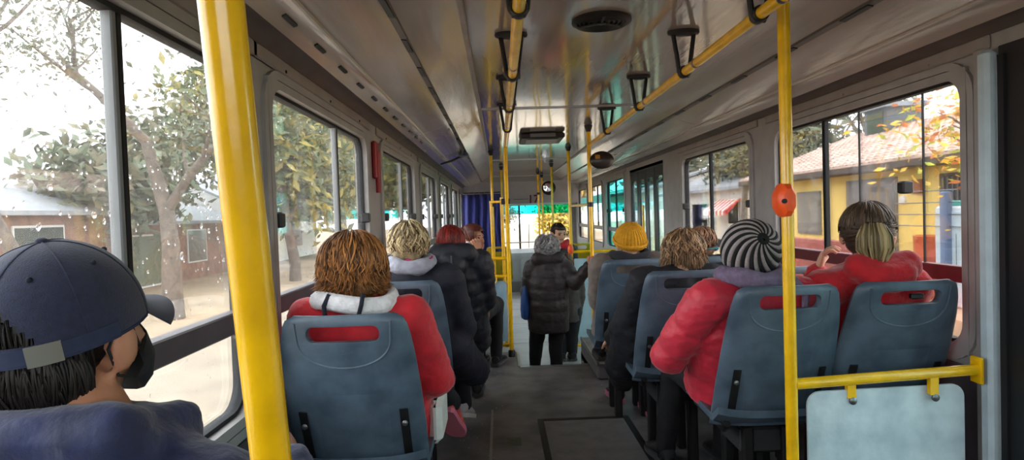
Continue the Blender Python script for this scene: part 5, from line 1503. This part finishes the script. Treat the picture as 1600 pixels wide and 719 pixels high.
tree('street_tree', 'olive leafed tree with a dark trunk beyond the streaked window', (-7.4, 22.0, GZ), 6.5, 0.62, 12, BARK, LG, 6500, 0.20, r0=0.22)
tree('street_tree', 'bushy olive tree behind the dark trunk beyond the streaked window', (-10.5, 27, GZ), 7.5, 0.8, 15, BARK, LG, 7000, 0.24, r0=0.22)
tree('street_tree', 'yellowing tree further along the left pavement', (-8.0, 31, GZ), 7.5, 0.8, 19, BARK, LG, 6000, 0.26, r0=0.22)
tree('street_tree', 'distant olive tree far along the left pavement', (-8.2, 44, GZ), 8.5, 1.0, 23, BARK, LG, 5000, 0.34, r0=0.25)
tree('street_tree', 'bushy tree beside the pale house on the left', (-12.0, 19.5, GZ), 5.0, 0.6, 29, BARK, LD, 4000, 0.20, r0=0.16)
tree('autumn_tree', 'autumn tree with amber and rust leaves in front of the yellow house', (6.1, 7.0, -0.35), 4.3, 0.45, 5, BARK, LA, 3200, 0.065, r0=0.12, lean=(0.0, 0.25))
tree('street_tree', 'bare twiggy tree behind the roof of the yellow house', (15.0, 24.5, -0.35), 7.0, 0.5, 8, BARK, LD, 900, 0.16, r0=0.2)
tree('street_tree', 'grey green tree beyond the second right window', (10.5, 25, GZ), 6.5, 0.8, 33, BARK, LD, 5500, 0.22, r0=0.2)
tree('street_tree', 'tree with yellow tips beyond the second right window', (8.6, 21.5, GZ), 6.0, 0.5, 35, BARK, [LG[2], LD[0], LD[0]], 1500, 0.09, r0=0.16)
tree('street_tree', 'distant grey green tree on the right pavement', (9.5, 40, GZ), 8.0, 1.0, 37, BARK, LD, 5000, 0.32, r0=0.24)
tree('street_tree', 'yellow leafed tree straight ahead beyond the windshield', (5.2, 60, GZ), 7.0, 1.2, 41, BARK, [LA[3], LG[2]], 4000, 0.45, r0=0.25)
tree('street_tree', 'bare tree ahead beyond the windshield left of the post', (-3.5, 62, GZ), 8.0, 0.6, 43, BARK, LD, 500, 0.3, r0=0.25)

tree('street_tree', 'dense olive tree farthest along the left pavement', (-9.0, 54, GZ), 8.5, 1.2, 51, BARK, LG, 6000, 0.4, r0=0.25)
tree('shrub', 'low yellow shrub beside the road ahead of the windshield', (4.6, 52, GZ), 2.4, 0.6, 53, BARK, [LA[3], LG[2]], 3500, 0.22, r0=0.1, group='roadside shrubs')
tree('shrub', 'low grey green shrub beside the road left of the windshield post', (0.2, 75, GZ), 2.6, 0.7, 55, BARK, LD, 2500, 0.25, r0=0.1, group='roadside shrubs')

def gable(name, label, x0, x1, y0, y1, zb, ze, zr, wallm, roofm, wins=(), ridge='Y', over=0.3, cat='house', face=1):
    t = thing(name, label, cat, None, ((x0 + x1) / 2, (y0 + y1) / 2, zb))
    ox, oy, oz = t.location
    m = MB(); m.box((x0 - ox, y0 - oy, 0), (x1 - ox, y1 - oy, ze - zb))
    cx, cy = 0, 0
    if ridge == 'Y': m.prism([(x0 - ox, ze - zb), (x1 - ox, ze - zb), (0, zr - zb - 0.1)], y0 - oy, y1 - oy, 'Y')
    else: m.prism([(y0 - oy, ze - zb), (y1 - oy, ze - zb), (0, zr - zb - 0.1)], x0 - ox, x1 - ox, 'X')
    m.build('wall', wallm, t, False)
    H = zr - ze
    if ridge == 'Y':
        hw = (x1 - x0) / 2
        for s in (-1, 1):
            MB().prism([(s * (hw + over), ze - zb - H * over / hw), (0, zr - zb), (0, zr - zb + 0.12), (s * (hw + over), ze - zb - H * over / hw + 0.12)], y0 - oy - over, y1 - oy + over, 'Y').build('roof_slope', roofm, t, False)
    else:
        hw = (y1 - y0) / 2
        for s in (-1, 1):
            MB().prism([(s * (hw + over), ze - zb - H * over / hw), (0, zr - zb), (0, zr - zb + 0.12), (s * (hw + over), ze - zb - H * over / hw + 0.12)], x0 - ox - over, x1 - ox + over, 'X').build('roof_slope', roofm, t, False)
    xf = (x1 - ox) if face > 0 else (x0 - ox)
    for (ya, yb, za, zb2, kind) in wins:
        q = MB().box((xf - 0.05, ya - oy - 0.06, za - zb - 0.06), (xf + face * 0.04, yb - oy + 0.06, zb2 - zb + 0.06)).build(kind, mat('frame_white', (206, 204, 198), 0.6), t, False)
        MB().box((xf - 0.05 * face, ya - oy, za - zb), (xf + face * 0.05, yb - oy, zb2 - zb)).build('pane', mat('dark_pane', (70, 76, 72), 0.2) if kind == 'window' else mat('garage_green', (92, 98, 72), 0.6), q, False)
    return t
R_GREY = mat('grey_roof', (150, 152, 156), 0.7, 0, 0.12, 2)
W_PALE = mat('pale_render', (206, 200, 194), 0.85, 0, 0.08, 1.5)
W_PINK = mat('pinkish_brick', (138, 106, 92), 0.85, 0, 0.2, 3)
W_WHITE = mat('white_render', (228, 226, 222), 0.85, 0, 0.05, 1.5)
gable('house', 'low house with grey roof and pinkish wall at the far left', -20, -12.2, 9, 19.3, GZ, 1.75, 3.4, W_PINK, R_GREY, [(12, 13.4, 0.2, 1.3, 'window'), (15.5, 17.2, -0.1, 1.3, 'window')])
gable('house', 'brick house with an olive garage door beyond the forked tree', -19, -12.2, 19.9, 28, GZ, 1.4, 2.8, W_PINK, R_GREY, [(20.2, 22.6, -0.8, 0.9, 'garage_door'), (24, 25.4, -0.2, 1.0, 'window')])
gable('house', 'white house between the trees further along on the left', -18, -12, 29, 40, GZ, 1.9, 3.4, W_WHITE, R_GREY, [(31, 33, -0.2, 1.1, 'window'), (35, 37, -0.2, 1.1, 'window')])
gable('house', 'pale grey building with a low roof beyond the second right window', 9.0, 16, 22.2, 33, GZ, 2.0, 3.2, W_PALE, R_GREY, [(22.6, 23.6, 0.6, 1.5, 'window'), (26, 28, 0.0, 1.4, 'window')], face=-1)
gable('house', 'white building further along on the right pavement', 8.5, 16, 35, 50, GZ, 2.3, 3.4, W_WHITE, R_GREY, [(37, 39, 0, 1.4, 'window'), (42, 44, 0, 1.4, 'window')], face=-1)
# teal awnings of a shop, seen down the left side and the right side
def awning(label, x0, x1, y0, y1, z, m, face):
    t = thing('shop_awning', label, 'awning', None, (x0, (y0 + y1) / 2, z))
    MB().prism([(0, 0.0), (x1 - x0, -0.45), (x1 - x0, -0.95), (x1 - x0 - 0.03 * face, -0.95), (x1 - x0 - 0.03 * face, -0.47), (0, -0.04)], y0 - t.location.y, y1 - t.location.y, 'Y').build('canopy', m, t, False)
    for y in (y0, y1): MB().tube([(x1 - x0, y - t.location.y, -0.9), (x1 - x0, y - t.location.y, GZ - z)], 0.04, 8).build('post', M_ALU, t)
    return t
M_TEAL = mat('teal_canvas', (10, 168, 160), 0.7)
awning('teal shop awning over the left pavement in the distance', -12.0, -8.6, 33, 45, 2.2, M_TEAL, 1)
awning('teal shop awning over the right pavement in the distance', 8.6, 6.4, 35.2, 49, 2.7, M_TEAL, -1)
# striped red and white awning on the pale building
t = thing('striped_awning', 'small red and white striped awning on the pale grey building', 'awning', None, (9.0, 23.6, 1.55))
for k in range(12):
    y0 = -1.15 + k * 0.2
    MB().prism([(0, 0.0), (-0.6, -0.45), (-0.6, -0.62), (-0.57, -0.62), (0, -0.03)], y0, y0 + 0.2, 'Y').build('awning_stripe', mat('awning_red', (200, 70, 62), 0.7) if k % 2 == 0 else mat('awning_white', (232, 226, 222), 0.7), t, False)

# ---- the yellow house
W_YEL = mat('yellow_render', (240, 208, 120), 0.85, 0, 0.06, 2)
t = thing('yellow_house', 'yellow rendered house with a tiled roof beyond the large right window', 'house', None, (8.0, 12.0, -0.35))
ZH = -0.35
MB().box((0, -6.0, 0), (6.5, 6.6, 2.35)).build('wall', W_YEL, t, False)
MB().box((-0.03, -6.0, 0), (0.0, 6.6, 0.32)).build('plinth_band', mat('plinth_red', (150, 56, 50), 0.8), t, False)
MB().box((-0.45, -6.4, 2.24), (-0.40, 7.0, 2.42)).build('gutter', mat('gutter_brown', (84, 70, 66), 0.6), t, False)
MB().box((-0.42, -6.4, 2.22), (0.0, 7.0, 2.26)).build('soffit', mat('soffit_brown', (96, 78, 68), 0.7), t, False)
MB().prism([(-0.40, 2.36), (3.25, 3.66), (6.9, 2.36)], -6.3, 6.9, 'Y').build('roof_deck', mat('roof_deck', (120, 84, 70), 0.8), t, False)
M_TILE = mat('clay_tile', (196, 164, 148), 0.75, 0, 0.15, 2.5, col2=(222, 196, 182))
sl = math.atan2(2.16, 3.65)
nrow = 18
for k in range(nrow):
    u0 = k / nrow; u1 = (k + 1.15) / nrow
    vs_, fs = [], []
    nyy = 200
    for i in range(nyy + 1):
        y = -6.35 + 13.3 * i / nyy
        wv = 0.022 * math.sin(i * PI / 2)
        for (u, up) in ((u0, 0.075), (u1, 0.03), (u0, 0.02)):
            x = -0.46 + 3.71 * u; z = 2.34 + 1.335 * u + up + (wv if up > 0.025 else 0)
            vs_.append((x, y, z))
    for i in range(nyy):
        a = i * 3
        fs += [(a, a + 1, a + 4, a + 3), (a + 2, a, a + 3, a + 5)]
    MB().add(vs_, fs).build('tile_course', M_TILE, t, False)
# dormer
dm = MB(); dm.box((2.5, 4.2, 3.3), (3.5, 5.2, 4.15))
do = dm.build('dormer', mat('dormer_slate', (96, 104, 110), 0.7), t, False)
MB().box((2.4, 4.1, 4.15), (3.6, 5.3, 4.27)).build('dormer_roof', mat('dormer_roof', (150, 158, 168), 0.6), do, False)
MB().box((2.48, 4.35, 3.5), (2.505, 5.05, 4.05)).build('dormer_pane', mat('dormer_glass', (74, 88, 78), 0.15), do, False)
def opening(nm, y0, y1, z0, z1, fm, pm, bars=0):
    q = MB().box((-0.05, y0 - 0.07, z0 - 0.07), (0.0, y1 + 0.07, z1 + 0.07)).build(nm, fm, t, False)
    MB().box((-0.06, y0, z0), (-0.045, y1, z1)).build('pane', pm, q, False)
    for b in range(bars):
        yy = y0 + (y1 - y0) * (b + 0.5) / bars
        MB().tube([(-0.08, yy, z0), (-0.08, yy, z1)], 0.014, 6).build('bar', M_BOLT, q)
    return q
DKP = mat('dim_pane', (58, 52, 58), 0.3)
opening('window', -1.95, -1.25, 1.05, 2.0, mat('dark_frame', (70, 56, 50), 0.6), DKP, 6)
opening('garage_door', 0.1, 1.7, 0.0, 2.02, mat('grey_frame', (112, 108, 108), 0.6), mat('garage_grey', (118, 112, 110), 0.6, 0, 0.1, 3))
opening('window', 3.0, 4.0, 0.9, 1.85, mat('grey_frame', (112, 108, 108), 0.6), mat('grey_blind', (132, 126, 120), 0.6))
MB().box((-0.12, -0.75, 1.72), (0.0, -0.5, 2.0), 0, 0.02).build('wall_lamp', mat('lamp_brown', (150, 92, 60), 0.6), t)
MB().lathe([(0.09, 0), (0.09, -0.05), (0.05, -0.08)], (0.0, -0.15, 1.62), 16, 'X').build('meter_box', W_WHITE, t)
# fence: posts, wires, gate post
t = thing('yard_fence', 'light wire fence with a blue post before the yellow house', 'fence', None, (6.6, 8.85, -0.35))
MB().box((-0.06, -0.06, 0.0), (0.06, 0.07, 1.72), 0, 0.02).build('gate_post', mat('blue_post', (104, 122, 158), 0.7), t)
for z in (1.2, 1.38, 1.56, 1.74): MB().tube([(0, -2.5, z), (0, 1.2, z)], 0.010, 6).build('wire', M_BOLT, t)
for y in (-2.5, -1.5, 1.2): MB().tube([(0, y, 0), (0, y, 1.8)], 0.025, 8).build('fence_post', M_BOLT, t)
for k in range(18): MB().tube([(0.0, -2.4 + k * 0.13, 0.1), (0.0, -2.4 + k * 0.13, 1.1)], 0.006, 5).build('fence_bar', M_BOLT, t)
t = thing('oil_drum', 'orange ribbed drum standing by the blue fence post', 'drum', None, (6.95, 9.72, -0.35))
MB().lathe([(0.20, 0.0), (0.21, 0.02), (0.21, 0.30), (0.222, 0.33), (0.21, 0.36), (0.21, 0.66), (0.222, 0.69), (0.21, 0.72), (0.21, 1.0), (0.22, 1.02), (0.19, 1.03), (0.18, 0.99)], (0, 0, 0), 24).build('drum_body', mat('drum_orange', (206, 96, 58), 0.6, 0, 0.12, 5), t)
MB().lathe([(0.18, 0.98), (0.18, 0.99)], (0, 0, 0), 24).build('drum_lid', mat('drum_lid', (180, 40, 46), 0.6), t)
t = thing('appliance_box', 'white appliance standing behind the fence by the orange drum', 'appliance', None, (6.95, 8.75, -0.35))
MB().box((-0.3, -0.42, 0.0), (0.3, 0.42, 1.5), 0, 0.03).build('cabinet', mat('appliance_white', (220, 230, 236), 0.5), t)
MB().box((-0.315, -0.38, 0.1), (-0.3, 0.38, 1.42), 0, 0.004).build('front_panel', mat('appliance_panel', (204, 222, 232), 0.5), t)
MB().box((-0.2, 0.02, 1.5), (0.1, 0.3, 1.58), 0, 0.02).build('basin', mat('basin_teal', (70, 180, 160), 0.5), t)
# low red wall at the pavement
gw = MB().box((6.15, 9.9, -0.35), (6.35, 16, 0.55)).build('garden_wall', mat('garden_wall_red', (168, 92, 84), 0.85, 0, 0.15, 2), None, False)
tag(gw, 'low reddish garden wall before the yellow house', 'wall')
